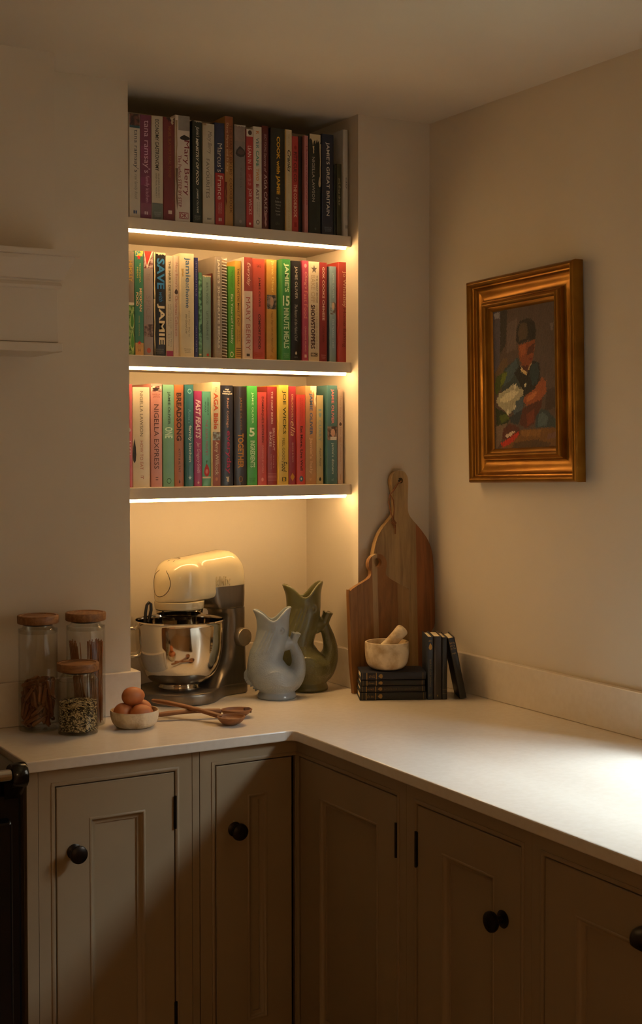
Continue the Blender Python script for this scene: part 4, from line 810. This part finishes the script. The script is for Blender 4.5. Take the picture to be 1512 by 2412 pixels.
def curve2(pts, n=5):
    P = [Vector((p[0], p[1])) for p in pts]; out = []
    for i in range(len(P) - 1):
        p0, p1, p2, p3 = P[max(0, i - 1)], P[i], P[i + 1], P[min(len(P) - 1, i + 2)]
        for k in range(n):
            s = k / n; q = .5 * ((2 * p1) + (-p0 + p2) * s + (2 * p0 - 5 * p1 + 4 * p2 - p3) * s * s + (-p0 + 3 * p1 - 3 * p2 + p3) * s ** 3); out.append((q.x, q.y))
    out.append(tuple(P[-1])); return out
B1, BZ = (.812, -.045), CT
left = [(.715, 1.20), (.7145, 1.27), (.718, 1.305), (.731, 1.346), (.75, 1.374), (.77, 1.394), (.786, 1.41), (.790, 1.43), (.789, 1.455), (.785, 1.478), (.781, 1.50), (.784, 1.518), (.795, 1.531), (.810, 1.5345), (.826, 1.53), (.836, 1.516), (.838, 1.495), (.836, 1.46), (.835, 1.43), (.838, 1.411), (.848, 1.396), (.866, 1.378), (.886, 1.356), (.903, 1.333), (.916, 1.30), (.9205, 1.26), (.922, 1.2), (.922, 1.11), (.919, 1.085), (.902, 1.06)]
big = [(x - B1[0], z - BZ) for x, z in curve2(left, 4)] + [(.89 - B1[0], .10), (.886 - B1[0], .0006), (.735 - B1[0], .0006), (.718 - B1[0], .10)]
wl1, wl2, wl3 = wood('#775a36', '#a08256', 5, (12, 12, 1.1)), wood('#80643e', '#a98a5c', 5, (10, 10, .9)), wood('#6f4220', '#8f562a', 5, (14, 14, 1))
tb = board('chopping_board', 'tall paddle chopping board with long handle and leather thong, leaning at the back', big, (.812 - B1[0], 1.506 - BZ), .0085, (-.045, .0495), (wl1, wl2, wl3), .018, (B1[0], B1[1], BZ + .0006), 2.0)
th = []
for i in range(26):
    a = i / 25
    th.append((-.002 - .028 * a + .006 * sin(a * 9), -.003 - .003 * sin(a * 12), .582 - .165 * a))
MB().tube([(0, .01, .586), (0, -.003, .584), (-.012, -.004, .577), (-.0285, -.003, .556), (-.034, .006, .545), (-.0385, .003, .525), (-.038, -.003, .50), (-.031, -.004, .478), (-.0275, -.0045, .466), (-.029, -.006, .452)], .0018, 8).build('leather_thong', M('#7a4a24', .7, var=.2, scale=90, name='leather'), tb, smooth=60, label='brown leather thong')
MB().tube([(-.034, .004, .548), (-.027, -.003, .53), (-.026, -.004, .505), (-.029, -.004, .478), (-.024, -.006, .462), (-.0245, -.005, .435)], .0016, 8).build('leather_thong', M('#7a4a24', .7, var=.2, scale=90, name='leather'), tb, smooth=60)
kn = MB()
for a in (0, 1.1, 2.2): kn.tube([(-.0285 + .007 * cos(q) * cos(a), -.005 + .003 * sin(q), .467 + .007 * cos(q) * sin(a) * .8 + .003 * sin(q)) for q in [2 * PI * i / 12 for i in range(13)]], .0019, 6)
kn.build('thong_knot', M('#7a4a24', .7, var=.2, scale=90, name='leather'), tb, smooth=60)
B2 = (.722, -.067)
pts = [(.6255, 1.0), (.6225, 1.19), (.627, 1.2045), (.642, 1.214), (.66, 1.2225), (.678, 1.2305), (.69, 1.2375), (.6955, 1.247), (.694, 1.2575), (.689, 1.267), (.6885, 1.2805), (.696, 1.294), (.708, 1.301), (.719, 1.303), (.732, 1.3), (.743, 1.291), (.748, 1.277), (.7465, 1.263), (.744, 1.253), (.745, 1.244), (.752, 1.236), (.768, 1.226), (.79, 1.2145), (.811, 1.2035), (.8185, 1.196), (.82, 1.184), (.817, 1.0)]
small = [(x - B2[0], z - BZ) for x, z in curve2(pts, 3)] + [(.812 - B2[0], .0006), (.632 - B2[0], .0006)]
ws1, ws2, ws3 = wood('#6a4524', '#93683a', 5, (12, 12, 1)), wood('#917450', '#ab8e66', 5, (10, 10, .9)), wood('#70481f', '#92602e', 5, (8, 8, 1.3))
board('chopping_board', 'small orange-brown chopping board with round finger hole, leaning in front', small, (.7185 - B2[0], 1.279 - BZ), .0125, (-.0225, -.0055, .06), (ws1, ws2, ws3, wood('#7c5a32', '#987446', 5, (9, 9, 1))), .016, (B2[0], B2[1], BZ + .0006), 2.4)
# ---------------------------------------------------------------- old books, mortar and pestle by the boards
SA = math.radians(-26.5); SU = Vector((cos(SA), sin(SA), 0)); SV = Vector((-sin(SA), cos(SA), 0)); S0 = Vector((.592, -.155, CT))
zz = CT + .0004
GOLD = '#a8823c'
stack = [(.0215, .180, .101, '#16171a', 'bottom charcoal old book of the flat stack, with faded gilt bands'), (.0165, .176, .098, '#1d1a1c', 'second old book from the bottom of the flat stack, dark with gilt dots'),
         (.0155, .173, .099, '#14161e', 'third book of the flat stack, slim dark navy cover'), (.0205, .176, .1, '#14182c', 'top navy cloth book of the flat stack, under the mortar')]
for i, (th_, ln, dp, c, lb) in enumerate(stack):
    off = (.003, .004, .006, .0055)[i]
    loc = S0 + SU * (off + ln / 2) + SV * (.0005 * i); loc.z = zz + th_ / 2
    dec = [('box', .09, .1, .05, .95, GOLD), ('box', .235, .245, .05, .95, GOLD), ('marks', .11, .22, .3, .7, '#8a6c34', 8), ('box', .955, .962, .05, .95, '#7a6030'), ('leaf', .27, .34, .2, .8, '#8a6c34'), ('box', .03, .036, .05, .95, '#7a6030')]
    if i == 1: dec += [('marks', .3, .9, .3, .7, '#5a4a2c', 40)]
    # lying flat: spine towards the room, book length along the row
    R = Matrix.Rotation(SA, 4, 'Z') @ Matrix.Rotation(-PI / 2, 4, 'Y')
    t = make_book('old_book', lb, 'book', 'old cloth books on the worktop', (0, 0, 0), (0, 0, 0), th_, ln, dp, c, dec, True, .75)
    q = Matrix.Translation(loc + SU * (ln / 2)) @ R
    t.location = q.to_translation(); t.rotation_euler = q.to_euler()
    zz += th_ + .0004
ST = zz
P0 = S0 + SU * .1865 + SV * .001
vb = [(.0155, .170, .108, '#1f2c3e', 'blue cloth old book standing upright against the flat stack', [('leaf', .1, .21, .2, .8, GOLD), ('marks', .05, .08, .2, .8, GOLD, 4, 'h'), ('BIRDS OF WING', .36, .8, .36, .64, '#6a6048'), ('marks', .9, .95, .2, .8, '#6a5a34', 5, 'h')]),
      (.0225, .171, .106, '#2c2018', 'plain brown upright old book, middle of the standing three', [('diamond', .92, .96, .4, .6, '#7a6030')]),
      (.0145, .168, .107, '#17181a', 'slim black upright old book, right of the brown one', [('box', .84, .846, .1, .9, '#5a4a2c'), ('box', .9, .906, .1, .9, '#5a4a2c')])]
x = 0
for wd, h, dp, c, lb, dec in vb:
    p = P0 + SU * (x + wd / 2); make_book('old_book', lb, 'book', 'old cloth books on the worktop', (p.x, p.y, CT + .0004), (0, 0, SA), wd, h, dp, c, dec, True, .75); x += wd + .0006
wd, h = .0185, .168; ta = math.radians(11.5)
p = P0 + SU * (x + h * sin(ta) + wd * cos(ta) / 2 + .001)
t = make_book('old_book', 'black old book leaning against the three upright ones', 'book', 'old cloth books on the worktop', (0, 0, 0), (0, 0, 0), wd, h, .104, '#181512', [('marks', .06, .1, .12, .88, GOLD, 5, 'h'), ('marks', .11, .145, .12, .88, GOLD, 5, 'h'), ('marks', .155, .19, .12, .88, GOLD, 5, 'h'), ('marks', .24, .265, .2, .8, GOLD, 5, 'h')], True, .75)
q = Matrix.Translation(Vector((p.x, p.y, CT + .0004 + wd / 2 * sin(ta)))) @ Matrix.Rotation(SA, 4, 'Z') @ Matrix.Rotation(-ta, 4, 'Y')
t.location = q.to_translation(); t.rotation_euler = q.to_euler()
MARB = M('#b39c78', .75, col2='#ddceb2', scale=22, bump=.7, bscale=110, detail=10, lo=.38, hi=.56, name='rough_stone')
MX = (.690, -.143)
tag(MB().lathe(smooth_prof([(0, 0), (.03, 0), (.044, .004), (.054, .015), (.0585, .03), (.0602, .05), (.0605, .07)], 3)[1:] + [(.0598, .0745), (.0575, .0755), (.055, .0745)] + smooth_prof([(.0535, .068), (.051, .045), (.042, .025), (.02, .016), (0, .015)], 3), 56, (0, 0, 0)).build('mortar', MARB, smooth=50), 'pale rough stone mortar bowl standing on the stack of old books', 'mortar').location = (MX[0], MX[1], ST + .0003)
pe = MB().lathe(smooth_prof([(0, 0), (.01, .001), (.0165, .006), (.019, .016), (.0185, .03), (.0165, .06), (.0165, .085), (.0175, .1), (.0165, .108), (.01, .1125), (0, .1135)], 3), 28)
o = tag(pe.build('pestle', MARB, smooth=60), 'stone pestle resting slanted in the mortar', 'pestle')
vd = Vector((cos(math.radians(-32)), sin(math.radians(-32)), 0))
a = Vector((MX[0], MX[1], ST + .028)) - vd * .028 + Vector((.002, .004, 0)); b = Vector((MX[0], MX[1], ST + .1075)) + vd * .042
o.location = a; o.rotation_euler = (b - a).to_track_quat('Z', 'Y').to_euler()

# ---------------------------------------------------------------- storage jars
GLASS = thin_glass('jar_glass', (.965, .965, .95), 1.45, .005)
LIDW = wood('#6c4624', '#946840', 8, (3, 14, 14), .5)
def jar(label, loc, H, r, rz):
    t = thing('storage_jar', label, 'jar', loc, (0, 0, rz), 'glass storage jars with wooden lids')
    zl = H - .024
    op = [(r - .008, 0), (r - .002, .0015), (r, .008), (r, zl - .026), (r - .0012, zl - .018), (r - .006, zl - .009), (r - .0105, zl - .004), (r - .0115, zl)]
    ip = [(r - .0135, zl), (r - .0125, zl - .005), (r - .008, zl - .0105), (r - .0034, zl - .019), (r - .0024, zl - .027), (r - .0024, .01), (r - .005, .005), (0, .0045)]
    MB().lathe([(0, .0)] + smooth_prof(op, 2) + smooth_prof(ip, 2), 64).build('glass_body', GLASS, t, smooth=50)
    lid = MB().lathe([(0, H - .0195), (r + .0005, H - .0195), (r + .0018, H - .018), (r + .0022, H - .002), (r + .001, H), (r - .004, H), (r - .0058, H - .0025), (0, H - .0025)], 56).build('lid', LIDW, t, smooth=40)
    MB().lathe([(0, H - .0245), (r - .0145, H - .0245), (r - .012, H - .0225), (r - .012, H - .0197), (0, H - .0197)], 48).build('seal', DARK, lid, smooth=40)
    return t
JL, JR, JF = (-.268, -.0705), (-.147, -.0715), (-.2, -.160)
jar('tall glass jar of penne with a wooden lid, leftmost', (JL[0], JL[1], CT + .0003), .277, .0475, .4)
jar('tall glass jar of spaghetti with a wooden lid, behind the rice jar', (JR[0], JR[1], CT + .0003), .2765, .0475, 1.2)
jar('short glass jar of mixed wild rice with a wooden lid, in front', (JF[0], JF[1], CT + .0003), .169, .0478, -.5)
# penne
rnd = random.Random(11)
def penne_mesh():
    mb = MB(); n = 14; ro, ri, L = .0048, .0036, .036; rings = []
    for (r, s) in ((ri, -1), (ro, -1), (ro, 1), (ri, 1)):
        ring = []
        for k in range(n):
            a = 2 * PI * k / n; rr_ = r * (1 + (.05 if k % 2 else -.05) * (r == ro)); x = rr_ * cos(a); y = rr_ * sin(a)
            ring.append((x, y, s * (L / 2) + x * .9))
        rings.append(ring)
    rings.append(rings[0]); return mb.loft(rings, False, False).mesh('penne', M('#7e4c26', .55, var=.15, scale=60, name='pasta'), 40)
pm = penne_mesh()
def seg_dist(p1, d1, p2, d2, L):
    best = 9
    for i in (-1, -.5, 0, .5, 1):
        for j in (-1, -.5, 0, .5, 1): best = min(best, (p1 + d1 * (i * L) - p2 - d2 * (j * L)).length_squared)
    return best ** .5
placed = []; R_, L2 = .0445, .0165
tries = 0
while len(placed) < 190 and tries < 26000:
    tries += 1
    lay = .006 + .098 * (tries / 26000) ** .8
    z = lay + rnd.uniform(0, .012); a = rnd.uniform(0, 2 * PI); rad = (R_ - .0055) * math.sqrt(rnd.uniform(.12, 1))
    if rnd.random() < .45: d = Vector((rnd.gauss(0, .4), rnd.gauss(0, .4), 1)).normalized()
    else: d = Vector((-sin(a), cos(a), rnd.gauss(0, .35))).normalized()
    c = Vector((rad * cos(a), rad * sin(a), z + .006 + abs(d.z) * L2))
    ok = True
    for e_ in (-1, 1):
        q = c + d * (e_ * L2 * 1.1)
        if math.hypot(q.x, q.y) > R_ - .0058 or q.z < .0102 - .0 or q.z > .124: ok = False
    if not ok: continue
    if all(seg_dist(c, d, c2, d2, L2) > .0089 for c2, d2 in placed if (c - c2).length < .05): placed.append((c, d))
for c, d in placed:
    o = bpy.data.objects.new('penne', pm); C.objects.link(o); tag(o, 'brown penne tube in the tall left-hand glass jar', 'pasta', 'penne in the tall left jar')
    o.location = (JL[0] + c.x, JL[1] + c.y, CT + c.z); o.rotation_euler = d.to_track_quat('Z', 'Y').to_euler()
# spaghetti standing in a splayed bundle
sp = MB().tube([(0, 0, 0), (0, 0, .1975)], .0011, 6).mesh('spaghetti', M('#935826', .5, var=.1, scale=40, stretch=(1, 1, .1), name='spaghetti'), 60)
pos = []
def try_strand(bx, by, tx_, ty_, h):
    for (ax, ay, cx, cy) in pos:
        if any(math.hypot(ax + (cx - ax) * s - bx - (tx_ - bx) * s, ay + (cy - ay) * s - by - (ty_ - by) * s) < .0023 for s in (0, .25, .5, .75, 1)): return False
    pos.append((bx, by, tx_, ty_)); return True
tr_ = 0
while len(pos) < 96 and tr_ < 9000:
    tr_ += 1
    cl = rnd.choice((0, 1, 1, 2)); ang = (2.9, -.9, .3)[cl] + rnd.gauss(0, .33); rt_ = .0425 * rnd.uniform(.72, 1)
    tx_, ty_ = rt_ * cos(ang), rt_ * sin(ang); b_ = rnd.uniform(.25, .85); bx, by = tx_ * (1 - b_) + rnd.gauss(.008, .006), ty_ * (1 - b_) + rnd.gauss(-.006, .006)
    if math.hypot(bx, by) > .04: continue
    try_strand(bx, by, tx_, ty_, 0)
for bx, by, tx_, ty_ in pos:
    o = bpy.data.objects.new('spaghetti', sp); C.objects.link(o); tag(o, 'dry spaghetti strand in the tall jar behind the rice jar', 'pasta', 'spaghetti in the tall back jar')
    d = Vector((tx_ - bx, ty_ - by, .2)).normalized(); o.location = (JR[0] + bx, JR[1] + by, CT + .0065 + rnd.uniform(0, .002)); o.rotation_euler = d.to_track_quat('Z', 'Y').to_euler(); o.scale = (1, 1, rnd.uniform(.95, 1.02))
# rice: far too many grains to count
mb = MB(); Rr, zt_ = .0435, .0765
def grain(c, d, l, r_, mi):
    q = d.to_track_quat('Z', 'Y'); b0 = len(mb.v)
    ring = [c + q @ Vector((r_ * cos(a), r_ * sin(a), 0)) for a in (0, 1.57, 3.14, 4.71)]
    mb.add([c - d * l] + ring + [c + d * l], [(0, 2, 1), (0, 3, 2), (0, 4, 3), (0, 1, 4), (5, 1, 2), (5, 2, 3), (5, 3, 4), (5, 4, 1)], mi)
for i in range(5200):
    a = rnd.uniform(0, 2 * PI); top = rnd.random() < .24
    z = zt_ - .004 + rnd.uniform(-.003, .0035) if top else rnd.uniform(.009, zt_ - .002); rad = Rr * (math.sqrt(rnd.random()) if top else rnd.uniform(.93, 1.0))
    dk = rnd.random() < (.30 + .35 * (sin(a * 4 + z * 190) * sin(a * 7 - z * 120) > .1))
    d = Vector((-sin(a) + rnd.gauss(0, .35), cos(a) + rnd.gauss(0, .35), rnd.gauss(0, .8))).normalized()
    if top: d.z *= .3; d.normalize()
    grain(Vector((rad * cos(a), rad * sin(a), z)), d, .0048 if dk else .0038, .0009 if dk else .00115, 1 if dk else 0)
mb.lathe([(0, .008), (Rr - .002, .008), (Rr - .0015, zt_ - .006), (0, zt_ - .005)], 32, mi=2)
o = mb.build('wild_rice', [M('#ddcb9c', .6, name='rice'), M('#1d150e', .5, name='black_rice'), M('#6a5c3a', .8, name='rice_mass')])
o['kind'] = 'stuff'; tag(o, 'mixed white and black rice filling half the short jar', 'rice'); o.location = (JF[0], JF[1], CT + .0003)

# ---------------------------------------------------------------- egg bowl
EX, EY = -.056, -.162
tag(MB().lathe(smooth_prof([(0, 0), (.035, 0), (.047, .004), (.055, .014), (.0585, .028), (.0595, .0395)], 3) + [(.0585, .0415), (.0562, .041)] + smooth_prof([(.055, .036), (.052, .022), (.044, .0125), (.03, .008), (0, .0075)], 3), 56).build('stone_bowl', MARB, smooth=50), 'small rough stone bowl holding four brown eggs', 'bowl').location = (EX, EY, CT + .0003)
def egg_mesh():
    pr = []
    for i in range(25):
        a = PI * i / 24; z = -cos(a); r = sin(a) * (1 - .10 * z) ; pr.append((.0228 * r, .0288 * z))
    return MB().lathe(pr, 32).mesh('egg', M('#b0683a', .5, col2='#bd7646', scale=18, bump=.04, bscale=350, name='egg_shell'), 80)
em = egg_mesh(); vr = Vector((cos(math.radians(-22)), sin(math.radians(-22)), 0)); vf = Vector((sin(math.radians(22)), cos(math.radians(22)), 0))
for (lat, dp, z, ax, lb) in ((.017, -.020, .0345, (1, .15, .05), 'brown egg at the front right of the stone bowl'), (-.0285, -.001, .036, (.1, 1, .1), 'brown egg at the left of the stone bowl'),
                          (.015, .026, .0395, (.8, -.45, .1), 'brown egg at the back of the stone bowl, mostly hidden'), (-.003, .004, .0738, (1, .35, .05), 'brown egg balanced on top of the other three')):
    o = bpy.data.objects.new('egg', em); C.objects.link(o); tag(o, lb, 'egg', 'brown eggs in the stone bowl')
    p = Vector((EX, EY, CT)) + vr * lat + vf * dp; o.location = (p.x, p.y, CT + z)
    d = vr * ax[0] + vf * ax[1] + Vector((0, 0, ax[2])); o.rotation_euler = d.to_track_quat('Z', 'Y').to_euler()

# ---------------------------------------------------------------- wooden spoons
SPW = wood('#6a4220', '#93623a', 6, (1, 10, 10), .55)
def spoon(name, label, head, end, zh, ze, a, b, slot=False):
    hd = Vector((head[0], head[1], 0)); en = Vector((end[0], end[1], 0)); dr = (hd - en).normalized(); ang = math.atan2(dr.y, dr.x)
    t = thing(name, label, 'spoon', (head[0], head[1], CT + zh), (0, 0, ang), 'wooden spoons on the worktop')
    mb = MB(); S = 36; rings = []
    prof = [(0, 0), (.35, .0004), (.62, .0035), (.84, .010), (.97, .0165), (1., .019), (.985, .0205), (.93, .0205), (.9, .0185), (.78, .0125), (.55, .0078), (.3, .006), (0, .0055)]
    prof = smooth_prof(prof, 2)
    for r, z in prof:
        ring = []
        for k in range(S):
            q = 2 * PI * k / S; rx = a * (1 + (.12 * cos(q) if slot else 0)); zz_ = z
            ring.append((max(r, 1e-4) * rx * cos(q), max(r, 1e-4) * b * sin(q) * (1 + .12 * cos(q)), zz_))
        rings.append(ring)
    mb.loft(rings); mb.build('spoon_bowl', SPW, t, smooth=50)
    L = (hd - en).length; zj = .0175; dz = ze - zh
    ps = [(-a * .86, 0, zj - .003)] + [(-a - (L - a) * s, 0, zj + (dz - zj + .01) * s + .004 * sin(s * PI)) for s in [i / 12 for i in range(13)]]
    rd = [.007, .0088, .0086, .0082, .0078, .0076, .0075, .0076, .0078, .008, .0084, .0086, .0084, .006]
    MB().tube(ps, rd, 14, flat=.72).build('handle', SPW, t, smooth=50)
    if slot:
        for s_ in (-.012, .0, .012):
            MB().box(a * .62, s_ - .0016, .0078 + .004, a * 1.02, s_ + .0012, .0209).build('tine_groove', M('#54331a', .7, name='groove_wood'), t, bevel=.0008)
    return t
spoon('wooden_spoon', 'wooden spoon with round bowl, lying across the other spoon', (.156, -.262), (.040, -.048), .0004, .026, .036, .034)
spoon('serving_spoon', 'wooden serving fork-spoon lying behind the round spoon', (.205, -.186), (.016, -.126), .0004, .004, .040, .03, True)

# ---------------------------------------------------------------- framed painting on the right wall
y0p, y1p, z0p, z1p = -.243, -.686, 1.510, 2.057
PW, PH = abs(y1p - y0p), z1p - z0p
t = thing('framed_painting', 'gilt framed oil painting of a seated figure with white flowers, right wall', 'painting', (W - .006, (y0p + y1p) / 2, z0p), (0, math.radians(-1.6), -PI / 2))
GILT = M('#84581c', .33, metal=.8, col2='#9a6c26', scale=14, bump=.05, bscale=120, name='gilt')
steps = [(0, .0), (0, .024), (.002, .030), (.006, .0335), (.010, .034), (.014, .031), (.0165, .0255), (.018, .0215), (.021, .0205), (.0225, .0165), (.025, .0125), (.033, .0095), (.044, .0085), (.053, .0095), (.0575, .0115), (.059, .0165), (.0605, .0205), (.0635, .0215), (.0655, .0265), (.069, .0305), (.073, .0315), (.0765, .029), (.0785, .0235), (.0795, .0205), (.083, .019), (.0885, .0125), (.0905, .009)]
for sname, idx in (('frame_top', 2), ('frame_bottom', 0), ('frame_left', 3), ('frame_right', 1)):
    mb = MB(); rings = []
    for i, d in steps:
        c4 = [(-PW / 2 + i, -d, i), (PW / 2 - i, -d, i), (PW / 2 - i, -d, PH - i), (-PW / 2 + i, -d, PH - i)]
        rings.append([c4[idx], c4[(idx + 1) % 4]])
    mb.loft(rings, False, False, closed=False); mb.build('frame_rail', GILT, t, smooth=40)
MB().box(-PW / 2 + .004, -.004, .004, PW / 2 - .004, -.0005, PH - .004).build('backing', M('#4a3420', .8, name='backing_board'), t)
# the picture itself: brushwork as coloured cells on canvas
ci, cw, ch = .0895, PW - .179, PH - .179
def uv(x, y):
    yt = 575 - (x - 262) * .130; v = (y - yt) / (1960 - yt); xl = 262 + (y - 575) * .0347; xr = 915 + (y - 490) * .0374
    return ((x - xl) / (xr - xl), v)
PAINT = [
 ('#5a5660', [(262, 575), (345, 565), (350, 1100), (290, 1200)]), ('#3c3836', [(345, 565), (420, 555), (410, 900), (350, 1000)]),
 ('#8c8a92', [(275, 590), (340, 580), (335, 640), (285, 650)]), ('#6e605a', [(420, 700), (520, 650), (520, 950), (420, 1000)]),
 ('#4a3a36', [(840, 1380), (915, 1360), (930, 1560), (820, 1600)]), ('#7a6c66', [(850, 720), (890, 700), (885, 780), (865, 790)]),
 ('#6c5a44', [(300, 1200), (380, 1050), (430, 1045), (440, 1120), (330, 1250)]),
 ('#3c4a4c', [(400, 1150), (540, 1040), (560, 1120), (600, 1250), (640, 1420), (600, 1560), (440, 1600), (380, 1450), (370, 1300)]),
 ('#4c6068', [(400, 1180), (520, 1060), (545, 1130), (480, 1260), (390, 1330)]),
 ('#1c2428', [(560, 1120), (640, 1210), (690, 1080), (760, 1110), (770, 1280), (720, 1360), (620, 1450), (560, 1300), (500, 1200)]),
 ('#28424a', [(680, 1120), (740, 1100), (760, 1200), (740, 1320), (690, 1330), (660, 1200)]),
 ('#c8b48a', [(565, 1130), (640, 1200), (625, 1222), (580, 1190)]), ('#b89a74', [(640, 1180), (675, 1095), (680, 1110), (652, 1185)]),
 ('#8a5030', [(540, 920), (715, 870), (705, 1010), (690, 1080), (650, 1140), (590, 1140), (555, 1060)]),
 ('#5c2e1c', [(640, 960), (705, 900), (700, 1010), (660, 1010), (625, 1040)]), ('#5a2a1c', [(580, 1130), (650, 1130), (640, 1180), (610, 1180)]),
 ('#a0603a', [(550, 930), (620, 905), (615, 1010), (570, 1040)]), ('#7a3226', [(650, 1055), (690, 1050), (685, 1075), (655, 1080)]),
 ('#2c241e', [(515, 870), (520, 760), (560, 670), (640, 650), (700, 690), (722, 790), (715, 870), (640, 885), (545, 915)]),
 ('#5a4c3c', [(530, 800), (560, 700), (620, 700), (640, 800), (620, 860), (550, 880)]), ('#16100e', [(630, 690), (690, 700), (720, 800), (700, 860), (650, 860)]),
 ('#9a5c38', [(610, 1450), (720, 1360), (790, 1250), (830, 1290), (835, 1400), (780, 1490), (640, 1530), (610, 1500)]), ('#b8764a', [(640, 1450), (720, 1390), (750, 1400), (700, 1470), (640, 1500)]),
 ('#5a2a1a', [(600, 1560), (680, 1520), (800, 1470), (790, 1540), (720, 1720), (640, 1760), (570, 1720)]), ('#7a3c26', [(640, 1620), (720, 1560), (720, 1700), (650, 1740)]),
 ('#3a4c52', [(740, 1640), (790, 1570), (860, 1600), (950, 1710), (945, 1760), (730, 1760)]), ('#566a70', [(760, 1640), (800, 1600), (860, 1660), (850, 1740), (760, 1750)]),
 ('#2c3a44', [(470, 1640), (600, 1560), (560, 1720), (480, 1700)]), ('#50606a', [(500, 1500), (610, 1430), (600, 1570), (510, 1620)]),
 ('#4a5a24', [(310, 1230), (400, 1180), (430, 1190), (390, 1310), (320, 1420), (300, 1350)]), ('#6c7a2c', [(375, 1200), (435, 1185), (400, 1290), (360, 1330)]),
 ('#2a3a1a', [(310, 1540), (430, 1600), (470, 1660), (420, 1740), (330, 1720)]), ('#566628', [(350, 1620), (430, 1610), (465, 1660), (380, 1700)]),
 ('#a8a48e', [(315, 1480), (350, 1400), (430, 1360), (500, 1310), (560, 1350), (610, 1370), (600, 1430), (530, 1490), (520, 1560), (450, 1620), (400, 1570), (340, 1520)]),
 ('#c8c4ac', [(350, 1470), (420, 1400), (500, 1370), (560, 1390), (500, 1450), (420, 1500)]), ('#ccc8b4', [(500, 1320), (530, 1310), (525, 1360), (505, 1360)]), ('#c4c0aa', [(610, 1310), (635, 1300), (630, 1340), (612, 1345)]), ('#d0ccb8', [(430, 1570), (460, 1560), (450, 1615), (435, 1610)]), ('#c0bca8', [(500, 1530), (530, 1525), (520, 1570), (505, 1570)]),
 ('#7a6a5c', [(320, 1730), (440, 1700), (380, 1880), (340, 1950), (320, 1950)]),
 ('#7c5a2a', [(570, 1775), (965, 1765), (970, 1960), (360, 1955), (480, 1890)]), ('#8e6a38', [(590, 1785), (800, 1775), (780, 1850), (600, 1840)]), ('#5c4426', [(520, 1900), (760, 1880), (900, 1920), (860, 1955), (500, 1955)]), ('#7a5a4c', [(860, 1830), (955, 1800), (960, 1870), (850, 1880)]),
 ('#5c3026', [(400, 1760), (470, 1710), (570, 1750), (575, 1830), (480, 1870), (390, 1860)]), ('#b83a26', [(370, 1900), (470, 1850), (560, 1790), (575, 1810), (510, 1890), (400, 1945)]), ('#c8b8a8', [(420, 1830), (500, 1780), (530, 1790), (450, 1850)]),
]
polys = [(lin(c), np.array([uv(x, y) for x, y in p])) for c, p in PAINT]
nu, nv = 120, 168
gu, gv = np.meshgrid((np.arange(nu) + .5) / nu, (np.arange(nv) + .5) / nv)
rs = np.random.RandomState(4)
ju = gu + rs.normal(0, .004, gu.shape); jv = gv + rs.normal(0, .0035, gv.shape)
col = np.zeros((nv, nu, 3)); col[:] = lin('#5e504a')
for c, p in polys:
    ins = np.zeros(gu.shape, bool); j = len(p) - 1
    for i in range(len(p)):
        xi, yi = p[i]; xj, yj = p[j]
        cr_ = ((yi > jv) != (yj > jv)) & (ju < (xj - xi) * (jv - yi) / (yj - yi + 1e-12) + xi); ins ^= cr_; j = i
    col[ins] = c
st_ = rs.normal(0, 1, gu.shape)
for sh in (1, 2, 3): st_ += np.roll(np.roll(st_, sh, 0), -(sh // 2), 1) * .5
col = (col / .2) ** 1.25 * .2 * .8
col *= np.clip(1 + .06 * st_[..., None] + rs.normal(0, .05, gu.shape)[..., None], .4, 1.8)
vsx = np.linspace(-PW / 2 + ci, PW / 2 - ci, nu + 1); vsz = np.linspace(PH - ci, ci, nv + 1)
relief = rs.normal(0, .00022, (nv + 1, nu + 1))
verts = [(vsx[i], -.0088 + relief[j, i], vsz[j]) for j in range(nv + 1) for i in range(nu + 1)]
faces = [(j * (nu + 1) + i, (j + 1) * (nu + 1) + i, (j + 1) * (nu + 1) + i + 1, j * (nu + 1) + i + 1) for j in range(nv) for i in range(nu)]
me = bpy.data.meshes.new('canvas'); me.from_pydata(verts, [], faces)
ca = me.color_attributes.new('paint', 'FLOAT_COLOR', 'CORNER')
cc = np.repeat(np.concatenate([col.reshape(-1, 3), np.ones((nu * nv, 1))], 1), 4, 0).astype(np.float32); ca.data.foreach_set('color', cc.ravel())
me.polygons.foreach_set('use_smooth', [True] * len(faces))
pm_ = bpy.data.materials.new('oil_paint'); pm_.use_nodes = True; nt = pm_.node_tree; b = nt.nodes['Principled BSDF']; b.inputs['Roughness'].default_value = .5; b.inputs['Specular IOR Level'].default_value = .25
at = nt.nodes.new('ShaderNodeVertexColor'); at.layer_name = 'paint'; nt.links.new(at.outputs[0], b.inputs['Base Color'])
nz = nt.nodes.new('ShaderNodeTexNoise'); nz.inputs['Scale'].default_value = 140; bp = nt.nodes.new('ShaderNodeBump'); bp.inputs['Strength'].default_value = .4; bp.inputs['Distance'].default_value = .001
nt.links.new(nz.outputs['Fac'], bp.inputs['Height']); nt.links.new(bp.outputs[0], b.inputs['Normal'])
me.materials.append(pm_); me.update()
o = bpy.data.objects.new('canvas', me); C.objects.link(o); o.parent = t
